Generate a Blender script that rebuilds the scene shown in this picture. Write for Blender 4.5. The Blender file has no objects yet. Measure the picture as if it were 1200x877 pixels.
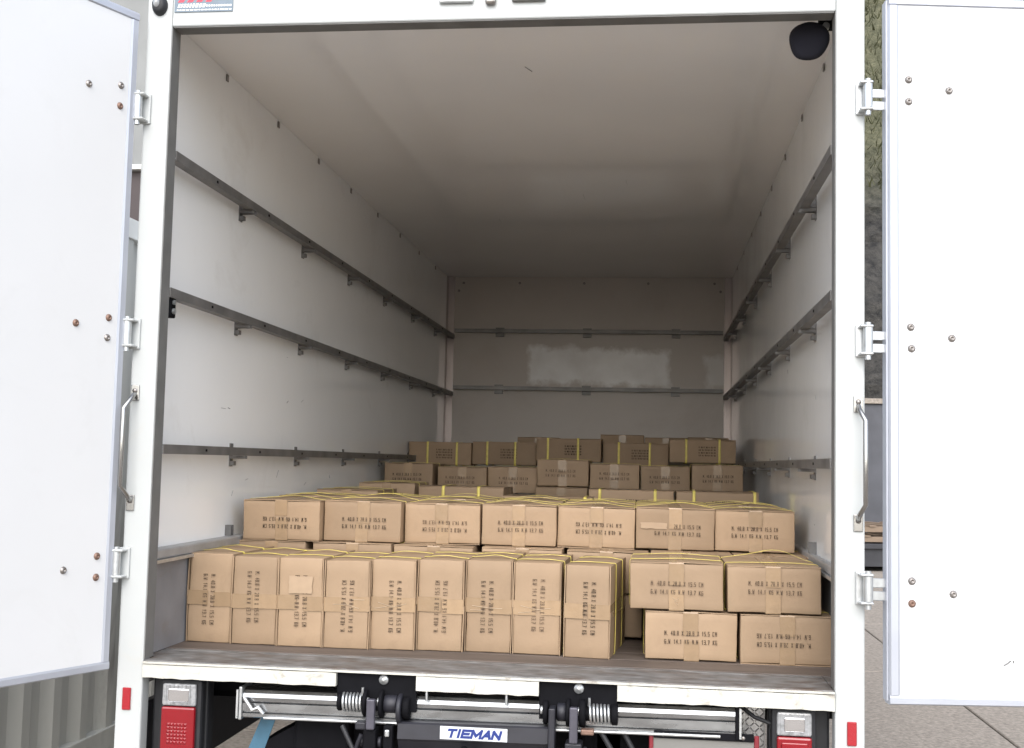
import bpy, bmesh, math, random
from mathutils import Vector, Matrix, noise
random.seed(7)
SC = bpy.context.scene
COL = SC.collection
PI = math.pi
FZ = 1.0                      # height of the cargo floor above the ground

# ------------------------------------------------------------------ camera
cam = bpy.data.cameras.new('camera')
cam.sensor_width = 36.0
cam.lens = 41.21
cam.clip_start = 0.05
cam.clip_end = 2000
cam_o = bpy.data.objects.new('camera', cam)
COL.objects.link(cam_o)
_r = Vector((0.9925, 0.1195, 0.0225)); _u = Vector((-0.0134, -0.0773, 0.9969)); _d = Vector((-0.1200, 0.9900, 0.0751))
_d.normalize(); _r = (_r - _d * _r.dot(_d)).normalized(); _u = _r.cross(_d)
M3 = Matrix((_r, _u, -_d)).transposed()
cam_o.matrix_world = Matrix.Translation((0.499, -3.428, FZ + 0.617)) @ M3.to_4x4()
SC.camera = cam_o

# ------------------------------------------------------------------ sky, sun, exposure
SUN_EL, SUN_AZ = 43.0, 0.0      # the sun stands behind the camera, a little to the right
wd = bpy.data.worlds.new('World'); SC.world = wd; wd.use_nodes = True
nt = wd.node_tree; nt.nodes.clear()
wo = nt.nodes.new('ShaderNodeOutputWorld'); bg = nt.nodes.new('ShaderNodeBackground')
sk = nt.nodes.new('ShaderNodeTexSky'); sk.sky_type = 'NISHITA'; sk.sun_disc = False
sk.sun_elevation = math.radians(SUN_EL); sk.sun_rotation = math.radians(180 - SUN_AZ)
sk.dust_density = 2.0; sk.air_density = 1.0; sk.ozone_density = 1.0
hs = nt.nodes.new('ShaderNodeHueSaturation'); hs.inputs['Saturation'].default_value = 0.50   # overcast: a grey-white sky
nt.links.new(sk.outputs[0], hs.inputs['Color']); nt.links.new(hs.outputs[0], bg.inputs['Color'])
bg.inputs['Strength'].default_value = 0.15
nt.links.new(bg.outputs[0], wo.inputs['Surface'])
sl = bpy.data.lights.new('sun', 'SUN'); sl.energy = 0.7; sl.angle = math.radians(80); sl.color = (1.0, 0.99, 0.975)
so = bpy.data.objects.new('sun', sl); COL.objects.link(so)
so.rotation_euler = (math.radians(90 - SUN_EL), 0, math.radians(SUN_AZ))
SC.view_settings.view_transform = 'Standard'
try: SC.view_settings.look = 'None'
except Exception: pass
SC.view_settings.gamma = 1.0
SC.view_settings.use_curve_mapping = False
SC.view_settings.exposure = 1.5
SC.render.engine = 'CYCLES'
SC.cycles.use_denoising = True
SC.cycles.max_bounces = 14; SC.cycles.diffuse_bounces = 9; SC.cycles.glossy_bounces = 5

# ------------------------------------------------------------------ materials
def pm(name, base, rough=0.5, metal=0.0, var=0.12, vscale=6.0, bump=0.0, bscale=60.0, spec=0.5, coat=0.0,
       stretch=(1, 1, 1), dirt=None, dirt_amt=0.0, dirt_scale=3.0, rvar=0.0, rnd=0.0, dmin=0.56):
    m = bpy.data.materials.new(name); m.use_nodes = True
    n = m.node_tree.nodes; l = m.node_tree.links
    b = n['Principled BSDF']
    b.inputs['Roughness'].default_value = rough; b.inputs['Metallic'].default_value = metal
    b.inputs['Specular IOR Level'].default_value = spec
    b.inputs['Coat Weight'].default_value = coat
    tc = n.new('ShaderNodeTexCoord'); mp = n.new('ShaderNodeMapping'); mp.inputs['Scale'].default_value = stretch
    l.new(tc.outputs['Object'], mp.inputs['Vector'])
    nz = n.new('ShaderNodeTexNoise'); nz.inputs['Scale'].default_value = vscale; nz.inputs['Detail'].default_value = 6
    l.new(mp.outputs[0], nz.inputs['Vector'])
    rp = n.new('ShaderNodeMapRange'); rp.inputs['From Min'].default_value = 0.3; rp.inputs['From Max'].default_value = 0.7
    rp.inputs['To Min'].default_value = 1 - var; rp.inputs['To Max'].default_value = 1 + var
    l.new(nz.outputs['Fac'], rp.inputs['Value'])
    mul = n.new('ShaderNodeVectorMath'); mul.operation = 'SCALE'; mul.inputs[0].default_value = base[:3]
    l.new(rp.outputs[0], mul.inputs['Scale'])
    out = mul.outputs[0]
    if rnd:
        oi = n.new('ShaderNodeObjectInfo'); r2 = n.new('ShaderNodeMapRange')
        r2.inputs['To Min'].default_value = 1 - rnd; r2.inputs['To Max'].default_value = 1 + rnd
        l.new(oi.outputs['Random'], r2.inputs['Value'])
        m2 = n.new('ShaderNodeVectorMath'); m2.operation = 'SCALE'; l.new(out, m2.inputs[0]); l.new(r2.outputs[0], m2.inputs['Scale'])
        out = m2.outputs[0]
    if dirt is not None:
        d = n.new('ShaderNodeTexNoise'); d.inputs['Scale'].default_value = dirt_scale; d.inputs['Detail'].default_value = 10
        d.inputs['Roughness'].default_value = 0.68; d.inputs['Distortion'].default_value = 0.6
        l.new(mp.outputs[0], d.inputs['Vector'])
        dr = n.new('ShaderNodeMapRange'); dr.inputs['From Min'].default_value = dmin; dr.inputs['From Max'].default_value = dmin + 0.22
        dr.inputs['To Max'].default_value = dirt_amt
        l.new(d.outputs['Fac'], dr.inputs['Value'])
        mx = n.new('ShaderNodeMix'); mx.data_type = 'RGBA'; mx.inputs['B'].default_value = (*dirt[:3], 1)
        l.new(dr.outputs[0], mx.inputs['Factor']); l.new(out, mx.inputs['A']); out = mx.outputs['Result']
    l.new(out, b.inputs['Base Color'])
    if rvar:
        rr = n.new('ShaderNodeMapRange'); rr.inputs['From Min'].default_value = 0.3; rr.inputs['From Max'].default_value = 0.7
        rr.inputs['To Min'].default_value = max(0.02, rough - rvar); rr.inputs['To Max'].default_value = rough + rvar
        l.new(nz.outputs['Fac'], rr.inputs['Value']); l.new(rr.outputs[0], b.inputs['Roughness'])
    if bump:
        bz = n.new('ShaderNodeTexNoise'); bz.inputs['Scale'].default_value = bscale; bz.inputs['Detail'].default_value = 4
        l.new(mp.outputs[0], bz.inputs['Vector'])
        bp = n.new('ShaderNodeBump'); bp.inputs['Strength'].default_value = bump; bp.inputs['Distance'].default_value = 0.01
        l.new(bz.outputs['Fac'], bp.inputs['Height']); l.new(bp.outputs[0], b.inputs['Normal'])
    return m

MT = {}
MT['grp'] = pm('white_fibreglass', (0.895, 0.90, 0.895), 0.09, var=0.025, vscale=1.6, bump=0.02, bscale=14, rvar=0.04,
               dirt=(0.42, 0.37, 0.31), dirt_amt=0.22, dirt_scale=2.2)
MT['ceil'] = pm('ceiling_fibreglass', (0.89, 0.885, 0.88), 0.055, var=0.03, vscale=1.2, bump=0.012, bscale=6, rvar=0.02)
MT['bulk'] = pm('bulkhead_lining', (0.54, 0.495, 0.455), 0.38, var=0.06, vscale=1.3, bump=0.02, bscale=12, rvar=0.06, spec=0.3, dirt=(0.40, 0.33, 0.28), dirt_amt=0.35, dirt_scale=1.6)
MT['white'] = pm('white_paint', (0.43, 0.445, 0.44), 0.35, var=0.02, vscale=5, dirt=(0.45, 0.40, 0.32), dirt_amt=0.22, dirt_scale=9)
MT['door'] = pm('door_white', (0.62, 0.625, 0.63), 0.30, var=0.02, vscale=2, dirt=(0.50, 0.50, 0.49), dirt_amt=0.25, dirt_scale=4)
MT['sillw'] = pm('worn_white_paint', (0.50, 0.49, 0.44), 0.5, var=0.06, vscale=20, dirt=(0.12, 0.085, 0.055), dirt_amt=0.9, dirt_scale=20, dmin=0.562,
                 stretch=(0.8, 1, 1), bump=0.2, bscale=60)
MT['alu'] = pm('aluminium', (0.36, 0.37, 0.38), 0.27, metal=1.0, var=0.10, vscale=30, stretch=(0.3, 1, 1), dirt=(0.10, 0.09, 0.08), dirt_amt=0.6, dirt_scale=12, rvar=0.06)
MT['trim'] = pm('door_trim_aluminium', (0.44, 0.46, 0.51), 0.40, metal=0.45, var=0.04, vscale=8)
MT['ctrim'] = pm('corner_trim_aluminium', (0.27, 0.235, 0.225), 0.38, metal=0.85, var=0.12, vscale=4, stretch=(1, 1, 0.4))
MT['seal'] = pm('grey_seal', (0.15, 0.15, 0.145), 0.6, var=0.12, vscale=14)
MT['rail'] = pm('rail_steel', (0.17, 0.165, 0.16), 0.45, metal=0.35, var=0.25, vscale=9, dirt=(0.22, 0.17, 0.13), dirt_amt=0.5, dirt_scale=12)
MT['kick'] = pm('kick_panel', (0.21, 0.21, 0.22), 0.5, var=0.2, vscale=5, dirt=(0.17, 0.14, 0.12), dirt_amt=0.7, dirt_scale=7)
MT['cap'] = pm('kick_rail', (0.36, 0.36, 0.36), 0.45, metal=0.3, var=0.15, vscale=10, dirt=(0.2, 0.17, 0.14), dirt_amt=0.5, dirt_scale=10)
MT['edge'] = pm('steel_floor_edge', (0.155, 0.152, 0.148), 0.6, metal=0.15, var=0.42, vscale=34, dirt=(0.075, 0.045, 0.028), dirt_amt=0.85, dmin=0.47,
                dirt_scale=13, stretch=(0.45, 1, 1), bump=0.3, bscale=60)
MT['floor'] = pm('timber_floor', (0.10, 0.078, 0.064), 0.65, var=0.35, vscale=8, stretch=(0.2, 1, 1), bump=0.1, bscale=40)
MT['galv'] = pm('galvanised_steel', (0.52, 0.535, 0.54), 0.36, metal=0.8, var=0.12, vscale=40)
MT['chrome'] = pm('stainless_bar', (0.36, 0.355, 0.345), 0.25, metal=1.0, var=0.05, vscale=20)
MT['bolt'] = pm('bolt_steel', (0.26, 0.24, 0.225), 0.4, metal=0.8, var=0.3, vscale=60)
MT['boltr'] = pm('bolt_rusty', (0.20, 0.125, 0.095), 0.55, metal=0.5, var=0.3, vscale=60)
MT['black'] = pm('black_steel', (0.0045, 0.0045, 0.006), 0.75, var=0.3, vscale=12, spec=0.12)
MT['dkgrey'] = pm('dark_grey_steel', (0.016, 0.016, 0.022), 0.5, metal=0.1, var=0.2, vscale=16)
MT['purple'] = pm('worn_arm_steel', (0.075, 0.072, 0.09), 0.42, metal=0.3, var=0.2, vscale=25)
MT['rubber'] = pm('black_plastic', (0.012, 0.0125, 0.015), 0.6, var=0.15, vscale=20)
MT['navy'] = pm('navy_plastic', (0.007, 0.007, 0.014), 0.9, var=0.2, vscale=10)
MT['red'] = pm('red_lens', (0.21, 0.004, 0.009), 0.12, var=0.05, vscale=30, coat=0.5)
MT['redr'] = pm('red_reflector', (0.30, 0.007, 0.014), 0.3, var=0.06, vscale=120, bump=0.2, bscale=300)
MT['clear'] = pm('clear_lens', (0.27, 0.275, 0.28), 0.08, var=0.35, vscale=60, coat=0.6, bump=0.12, bscale=90)
MT['silver'] = pm('lamp_reflector', (0.75, 0.75, 0.76), 0.15, metal=1.0, var=0.05)
MT['plate'] = pm('name_plate_white', (0.58, 0.60, 0.63), 0.35, var=0.03, vscale=30, dirt=(0.3, 0.28, 0.25), dirt_amt=0.3, dirt_scale=30)
MT['blue'] = pm('print_blue', (0.012, 0.03, 0.17), 0.4, var=0.05)
MT['cyanstrap'] = pm('blue_strap', (0.045, 0.125, 0.19), 0.6, var=0.2, vscale=20)
MT['marker'] = pm('marker_plate', (0.17, 0.165, 0.152), 0.6, var=0.08, vscale=10)
MT['maroon'] = pm('marker_border_red', (0.16, 0.008, 0.016), 0.5, var=0.1)
MT['patch'] = pm('white_residue', (0.90, 0.90, 0.89), 0.8, var=0.06, vscale=18, dirt=(0.60, 0.56, 0.52), dirt_amt=0.6, dirt_scale=9, spec=0.3)
MT['sticker'] = pm('sticker_slate', (0.13, 0.17, 0.21), 0.35, var=0.1, vscale=30)
MT['stred'] = pm('sticker_red', (0.55, 0.03, 0.06), 0.4, var=0.05)
MT['stwhite'] = pm('sticker_white', (0.75, 0.75, 0.75), 0.4, var=0.05)
MT['tread'] = pm('tread_plate_aluminium', (0.62, 0.62, 0.62), 0.3, metal=0.9, var=0.1, vscale=30)
MT['print'] = pm('carton_ink', (0.085, 0.057, 0.038), 0.7, var=0.5, vscale=90, spec=0.2, rnd=0.45)
MT['strap'] = pm('yellow_strap', (0.72, 0.60, 0.15), 0.3, var=0.1, vscale=40)
MT['smear'] = pm('pale_rubbed_paper', (0.345, 0.245, 0.157), 0.6, var=0.07, vscale=30)
MT['wrinkle'] = pm('tape_wrinkle', (0.36, 0.27, 0.18), 0.4, var=0.1)  # creases in the tape, their highlights put into a paler colour
MT['concrete'] = pm('concrete', (0.262, 0.228, 0.192), 0.85, var=0.30, vscale=38, bump=0.5, bscale=55, dirt=(0.22, 0.19, 0.16), dirt_amt=0.6, dirt_scale=4)
MT['joint'] = pm('joint_dirt', (0.09, 0.08, 0.065), 0.95, var=0.2)
MT['cont'] = pm('weathered_container_paint', (0.36, 0.36, 0.335), 0.6, var=0.16, vscale=2.2, stretch=(1, 1, 0.25),
                dirt=(0.075, 0.07, 0.065), dirt_amt=0.85, dirt_scale=2.6, bump=0.05, bscale=30)
MT['contw'] = pm('container_white', (0.6, 0.6, 0.57), 0.6, var=0.1)
MT['shed'] = pm('brown_cladding', (0.055, 0.042, 0.042), 0.7, var=0.15, vscale=2)
MT['shedg'] = pm('grey_cladding', (0.20, 0.205, 0.20), 0.6, var=0.12, vscale=2)
MT['rwall'] = pm('grey_retaining_wall', (0.08, 0.082, 0.092), 0.85, var=0.25, vscale=1.2, bump=0.2, bscale=9, dirt=(0.055, 0.055, 0.06), dirt_amt=0.6, dirt_scale=2)
MT['timber'] = pm('raw_timber', (0.20, 0.145, 0.10), 0.7, var=0.2, vscale=8, stretch=(0.2, 1, 1))
MT['skip'] = pm('dark_bin_steel', (0.03, 0.03, 0.034), 0.6, var=0.2, vscale=5)
MT['tyre'] = pm('tyre_rubber', (0.02, 0.02, 0.02), 0.8, var=0.2, vscale=12)
MT['grass'] = pm('dry_grass', (0.075, 0.078, 0.034), 0.8, var=0.3, vscale=4, rnd=0.0)

def carton_mat(name, base, tape=False):
    m = pm(name, base, 0.62 if not tape else 0.26, var=0.055 if not tape else 0.06, vscale=9 if not tape else 24, bump=0.05 if not tape else 0.10,
           bscale=90 if not tape else 40, spec=0.28 if not tape else 0.45, rnd=0.12, dirt=tuple(c * 0.74 for c in base), dirt_amt=0.75, dirt_scale=4.5)
    return m
MT['kraft'] = carton_mat('kraft_board', (0.308, 0.216, 0.137))
MT['tape'] = carton_mat('brown_tape', (0.300, 0.206, 0.122), True)

def rock_mat():
    m = bpy.data.materials.new('rock_and_grass_bank'); m.use_nodes = True
    n = m.node_tree.nodes; l = m.node_tree.links; b = n['Principled BSDF']; b.inputs['Roughness'].default_value = 0.95
    tc = n.new('ShaderNodeTexCoord'); nz = n.new('ShaderNodeTexNoise'); nz.inputs['Scale'].default_value = 6.0; nz.inputs['Detail'].default_value = 14
    nz.inputs['Roughness'].default_value = 0.7
    l.new(tc.outputs['Object'], nz.inputs['Vector'])
    cr = n.new('ShaderNodeValToRGB'); cr.color_ramp.elements[0].position = 0.36; cr.color_ramp.elements[0].color = (0.010, 0.010, 0.010, 1)
    cr.color_ramp.elements[1].position = 0.66; cr.color_ramp.elements[1].color = (0.060, 0.056, 0.050, 1)
    l.new(nz.outputs['Fac'], cr.inputs['Fac'])
    g2 = n.new('ShaderNodeValToRGB'); g2.color_ramp.elements[0].position = 0.3; g2.color_ramp.elements[0].color = (0.030, 0.034, 0.016, 1)
    g2.color_ramp.elements[1].position = 0.7; g2.color_ramp.elements[1].color = (0.15, 0.145, 0.09, 1)
    l.new(nz.outputs['Fac'], g2.inputs['Fac'])
    sx = n.new('ShaderNodeSeparateXYZ'); l.new(tc.outputs['Object'], sx.inputs[0])
    mr = n.new('ShaderNodeMapRange'); mr.inputs['From Min'].default_value = 6.6; mr.inputs['From Max'].default_value = 8.6
    l.new(sx.outputs['Z'], mr.inputs['Value'])
    mx = n.new('ShaderNodeMix'); mx.data_type = 'RGBA'; l.new(mr.outputs[0], mx.inputs['Factor'])
    l.new(cr.outputs[0], mx.inputs['A']); l.new(g2.outputs[0], mx.inputs['B']); l.new(mx.outputs['Result'], b.inputs['Base Color'])
    bp = n.new('ShaderNodeBump'); bp.inputs['Strength'].default_value = 0.8; bp.inputs['Distance'].default_value = 0.1
    l.new(nz.outputs['Fac'], bp.inputs['Height']); l.new(bp.outputs[0], b.inputs['Normal'])
    return m
MT['rock'] = rock_mat()

def residue_and_reflection(m):
    # torn-off glue residue on the bulkhead lining, plus a fainter patch painting a reflection by the right trim (object coordinates, x and z in metres)
    n = m.node_tree.nodes; l = m.node_tree.links; b = n['Principled BSDF']
    tc = n.new('ShaderNodeTexCoord'); sx = n.new('ShaderNodeSeparateXYZ'); l.new(tc.outputs['Object'], sx.inputs[0])
    nz = n.new('ShaderNodeTexNoise'); nz.inputs['Scale'].default_value = 9; nz.inputs['Detail'].default_value = 8; nz.inputs['Roughness'].default_value = 0.6
    l.new(tc.outputs['Object'], nz.inputs['Vector'])
    def mth(op, a, c):
        q = n.new('ShaderNodeMath'); q.operation = op
        for i, v in enumerate((a, c)):
            if isinstance(v, (int, float)): q.inputs[i].default_value = v
            elif v is not None: l.new(v, q.inputs[i])
        return q.outputs[0]
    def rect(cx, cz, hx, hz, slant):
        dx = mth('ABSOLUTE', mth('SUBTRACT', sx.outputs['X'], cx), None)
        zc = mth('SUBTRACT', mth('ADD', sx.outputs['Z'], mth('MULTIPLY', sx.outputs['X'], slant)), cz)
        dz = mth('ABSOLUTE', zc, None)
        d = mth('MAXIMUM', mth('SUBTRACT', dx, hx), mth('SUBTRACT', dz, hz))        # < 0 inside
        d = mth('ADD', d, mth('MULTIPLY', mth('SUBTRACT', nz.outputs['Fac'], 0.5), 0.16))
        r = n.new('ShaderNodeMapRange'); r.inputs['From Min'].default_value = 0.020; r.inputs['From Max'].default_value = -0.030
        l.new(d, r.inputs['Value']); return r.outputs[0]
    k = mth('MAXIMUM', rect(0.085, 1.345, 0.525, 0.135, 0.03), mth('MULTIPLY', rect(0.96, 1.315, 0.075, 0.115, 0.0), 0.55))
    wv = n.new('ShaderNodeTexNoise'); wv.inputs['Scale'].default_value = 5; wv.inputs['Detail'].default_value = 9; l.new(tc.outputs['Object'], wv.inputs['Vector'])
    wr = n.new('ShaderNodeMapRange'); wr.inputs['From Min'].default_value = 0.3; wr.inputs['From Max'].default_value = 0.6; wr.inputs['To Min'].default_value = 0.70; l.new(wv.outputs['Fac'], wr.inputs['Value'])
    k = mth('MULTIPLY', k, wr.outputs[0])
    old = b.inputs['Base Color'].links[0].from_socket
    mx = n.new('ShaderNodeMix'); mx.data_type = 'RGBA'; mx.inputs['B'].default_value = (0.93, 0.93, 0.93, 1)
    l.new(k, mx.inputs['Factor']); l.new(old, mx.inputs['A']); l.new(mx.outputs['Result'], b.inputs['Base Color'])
residue_and_reflection(MT['bulk'])

# ------------------------------------------------------------------ mesh helpers
class MB:
    def __init__(s): s.v = []; s.f = []; s.sm = []
    def add(s, vs, fs, smooth=False):
        o = len(s.v); s.v += [tuple(x) for x in vs]
        s.f += [tuple(i + o for i in f) for f in fs]; s.sm += [smooth] * len(fs); return s
    def box(s, x0, x1, y0, y1, z0, z1):
        return s.add([(x0, y0, z0), (x1, y0, z0), (x1, y1, z0), (x0, y1, z0), (x0, y0, z1), (x1, y0, z1), (x1, y1, z1), (x0, y1, z1)],
                     [(0, 3, 2, 1), (4, 5, 6, 7), (0, 1, 5, 4), (1, 2, 6, 5), (2, 3, 7, 6), (3, 0, 4, 7)])
    def bbox(s, x0, x1, y0, y1, z0, z1, b=0.004, seg=2):
        bm = bmesh.new(); bmesh.ops.create_cube(bm, size=1)
        for v in bm.verts:
            v.co = Vector((x0 + (v.co.x + .5) * (x1 - x0), y0 + (v.co.y + .5) * (y1 - y0), z0 + (v.co.z + .5) * (z1 - z0)))
        bmesh.ops.bevel(bm, geom=bm.edges[:], offset=b, segments=seg, affect='EDGES', profile=0.5)
        bm.verts.index_update(); s.add([v.co.copy() for v in bm.verts], [[v.index for v in f.verts] for f in bm.faces]); bm.free(); return s
    def cyl(s, p0, p1, r, n=20, r1=None, caps=True):
        p0 = Vector(p0); p1 = Vector(p1); r1 = r if r1 is None else r1
        ax = (p1 - p0).normalized(); a = ax.orthogonal().normalized(); b = ax.cross(a)
        vs = []
        for (c, rr) in ((p0, r), (p1, r1)):
            for i in range(n): t = 2 * PI * i / n; vs.append(c + (a * math.cos(t) + b * math.sin(t)) * rr)
        s.add(vs, [(i, (i + 1) % n, n + (i + 1) % n, n + i) for i in range(n)], True)
        if caps: s.add(vs, [tuple(range(n - 1, -1, -1)), tuple(range(n, 2 * n))])
        return s
    def tube(s, pts, r, n=8, closed=False):
        pts = [Vector(p) for p in pts]; N = len(pts); vs = []; prev = None
        for i, p in enumerate(pts):
            t = ((pts[(i + 1) % N] if closed or i < N - 1 else p) - (pts[i - 1] if closed or i > 0 else p)).normalized()
            a = t.orthogonal().normalized() if prev is None else (prev - t * prev.dot(t)).normalized()
            prev = a; b = t.cross(a)
            for k in range(n): q = 2 * PI * k / n; vs.append(p + (a * math.cos(q) + b * math.sin(q)) * r)
        fs = []
        for i in range(N if closed else N - 1):
            j = (i + 1) % N
            for k in range(n): fs.append((i * n + k, i * n + (k + 1) % n, j * n + (k + 1) % n, j * n + k))
        s.add(vs, fs, True)
        if not closed: s.add(vs, [tuple(range(n - 1, -1, -1)), tuple(range((N - 1) * n, N * n))])
        return s
    def prism(s, poly, axis, a0, a1):
        # poly in the two other axes (in xyz order), extruded along axis
        n = len(poly); vs = []
        for a in (a0, a1):
            for (p, q) in poly:
                vs.append({'x': (a, p, q), 'y': (p, a, q), 'z': (p, q, a)}[axis])
        fs = [(i, (i + 1) % n, n + (i + 1) % n, n + i) for i in range(n)] + [tuple(range(n - 1, -1, -1)), tuple(range(n, 2 * n))]
        o = s.add(vs, fs); return s
    def lathe(s, prof, c=(0, 0, 0), axis='y', n=24):
        # prof: list of (radius, offset along axis)
        vs = []
        for (r, a) in prof:
            for i in range(n):
                t = 2 * PI * i / n; u, w = r * math.cos(t), r * math.sin(t)
                vs.append({'x': (c[0] + a, c[1] + u, c[2] + w), 'y': (c[0] + u, c[1] + a, c[2] + w), 'z': (c[0] + u, c[1] + w, c[2] + a)}[axis])
        fs = []
        for k in range(len(prof) - 1):
            for i in range(n): fs.append((k * n + i, k * n + (i + 1) % n, (k + 1) * n + (i + 1) % n, (k + 1) * n + i))
        return s.add(vs, fs, True)
    def xf(s, mat): s.v = [tuple(mat @ Vector(v)) for v in s.v]; return s
    def mesh(s, name):
        me = bpy.data.meshes.new(name); me.from_pydata(s.v, [], s.f)
        me.polygons.foreach_set('use_smooth', s.sm)
        bm = bmesh.new(); bm.from_mesh(me); bmesh.ops.recalc_face_normals(bm, faces=bm.faces[:]); bm.to_mesh(me); bm.free()
        me.update(); return me
    def build(s, name, mat, parent=None, loc=None):
        me = s.mesh(name); me.materials.append(mat if not isinstance(mat, str) else MT[mat])
        return link(name, me, parent, loc)
def link(name, me, parent=None, loc=None):
    o = bpy.data.objects.new(name, me); COL.objects.link(o)
    if parent is not None: o.parent = parent
    if loc is not None: o.location = loc
    return o
def empty(name, loc, label=None, cat=None, group=None, rz=0.0):
    o = bpy.data.objects.new(name, None); COL.objects.link(o); o.location = loc; o.rotation_euler = (0, 0, rz); o.empty_display_size = 0.1
    if label: o['label'] = label
    if cat: o['category'] = cat
    if group: o['group'] = group
    return o
def tag(o, label=None, cat=None, group=None, kind=None):
    if label: o['label'] = label
    if cat: o['category'] = cat
    if group: o['group'] = group
    if kind: o['kind'] = kind
    return o
SHARED = {}
def shared(key, fn, mat):
    if key not in SHARED:
        me = fn().mesh(key); me.materials.append(MT[mat]); SHARED[key] = me
    return SHARED[key]

# ------------------------------------------------------------------ ground and surroundings
g = MB().add([(-90, -90, 0), (90, -90, 0), (90, 90, 0), (-90, 90, 0)], [(0, 1, 2, 3)]).build('ground', 'joint')
tag(g, kind='structure', label='pale concrete yard ground around the truck')
SL = 3.0; GJ = 0.016
def slab_mb():
    return MB().bbox(GJ / 2, SL - GJ / 2, GJ / 2, SL - GJ / 2, -0.05, 0.018, 0.006, 1)
for i in range(-4, 5):
    for j in range(-4, 8):
        x = 2.65 + i * SL; y = 0.35 + j * SL
        link('concrete_slab', shared('concrete_slab', slab_mb, 'concrete'), g, (x, y, 0.0))

# weathered shipping container left of the truck
ct = empty('shipping_container', (-2.32, 0.75, 0), 'weathered grey corrugated shipping container beside the truck, behind the open left door', 'container')
CL, CH = 6.06, 2.9
prof = []
y = 0.12
while y < CL - 0.12:
    for dy, dx in ((0, 0.0), (0.07, 0.0), (0.14, -0.036), (0.21, -0.036)):
        if y + dy < CL - 0.1: prof.append((dx - 0.012, y + dy))
    y += 0.28
vs = []; fs = []
for i, (dx, yy) in enumerate(prof): vs += [(dx, yy, 0.16), (dx, yy, CH - 0.1)]
for i in range(len(prof) - 1): fs.append((2 * i, 2 * i + 2, 2 * i + 3, 2 * i + 1))
MB().add(vs, fs).build('corrugated_side', 'cont', ct)
for yy in (0.0, CL - 0.12): MB().bbox(-0.12, 0.0, yy, yy + 0.12, 0.0, CH, 0.006).build('corner_post', 'cont', ct)
MB().bbox(-0.06, 0.002, 0.12, CL - 0.12, 0.02, 0.18, 0.005).build('bottom_rail', 'cont', ct)
MB().bbox(-0.06, 0.002, 0.12, CL - 0.12, CH - 0.12, CH - 0.01, 0.005).build('top_rail', 'contw', ct)
MB().bbox(-2.40, -0.06, 0.02, CL - 0.02, CH - 0.06, CH - 0.02, 0.005).build('roof', 'cont', ct)
MB().bbox(-2.44, -2.40, 0.0, CL, 0.02, CH, 0.005).build('far_side', 'cont', ct)
for yy in (0.02, CL - 0.05): MB().bbox(-2.38, -0.125, yy, yy + 0.03, 0.1, CH - 0.07, 0.005).build('end_panel', 'cont', ct)

# brown shed behind the container
sh = empty('shed', (-4.6, 9.0, 0), 'dark brown clad shed rising behind the grey container', 'building')
w = MB().box(-5, 0, 0, 8, 0, 4.85).build('wall', 'shed', sh)
for k in range(16): MB().bbox(0.0, 0.03, 0.02 + k * 0.5, 0.10 + k * 0.5, 0.0, 4.8, 0.006, 1).build('cladding_rib', 'shed', sh)
for k in range(10): MB().bbox(-4.95 + k * 0.5, -4.87 + k * 0.5, -0.03, 0.0, 0.0, 4.8, 0.006, 1).build('cladding_rib', 'shed', sh)
MB().bbox(-5.05, 0.06, -0.06, 8.06, 4.852, 7.4, 0.02).build('upper_band', 'shedg', sh)
MB().bbox(-5.08, 0.09, -0.09, 8.09, 4.80, 4.86, 0.01).build('flashing', 'contw', sh)
MB().prism([(-5.3, 7.4), (0.3, 7.4), (-2.5, 8.6)], 'y', -0.3, 8.3).build('roof', 'shed', sh)

# retaining wall, bank
rw = empty('retaining_wall', (0, 19.0, 0), 'grey concrete retaining wall of big panels at foot of the bank', 'wall')
for k in range(-4, 9):
    MB().bbox(k * 3.0 + 0.01, k * 3.0 + 2.99, 0, 0.25, -0.05, 2.85, 0.012).build('wall_panel', 'rwall', rw)
MB().bbox(-12.1, 27.1, -0.06, 0.32, 2.852, 2.95, 0.01).build('coping', 'concrete', rw)
vs = []; fs = []; NX, NY = 80, 60
for j in range(NY + 1):
    for i in range(NX + 1):
        x = -12 + 40 * i / NX; t = j / NY
        z = 2.7 + 17 * t; yy = 19.28 + (t ** 1.25) * 7.5
        nn = noise.fractal(Vector((x * 0.9, yy * 0.4, z * 0.9)), 0.8, 2.1, 5)
        yy += nn * (0.22 if j > 0 else 0.0); z += nn * 0.12 if j > 0 else 0
        vs.append((x, yy, z))
for j in range(NY):
    for i in range(NX): a = j * (NX + 1) + i; fs.append((a, a + 1, a + NX + 2, a + NX + 1))
tag(MB().add(vs, fs).build('rocky_bank', 'rock'), kind='structure', label='dark rocky bank with dry grass on its upper slope')
gb = MB()
rg = random.Random(3)
for k in range(16000):
    x = rg.uniform(0, 12); t = rg.uniform(0.27, 1.0)
    z = 2.7 + 17 * t; yy = 19.2 + (t ** 1.25) * 7.5
    h = rg.uniform(0.06, 0.22); a = rg.uniform(0, PI); wq = rg.uniform(.008, .02); lean = rg.uniform(-.15, .15)
    gb.add([(x - wq * math.cos(a), yy - wq * math.sin(a), z), (x + wq * math.cos(a), yy + wq * math.sin(a), z), (x + lean, yy - 0.1 - rg.uniform(0, .15), z + h)], [(0, 1, 2)])
tag(gb.build('grass', 'grass'), kind='stuff', label='dry grass tufts growing over the top of the bank', cat='grass')

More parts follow.
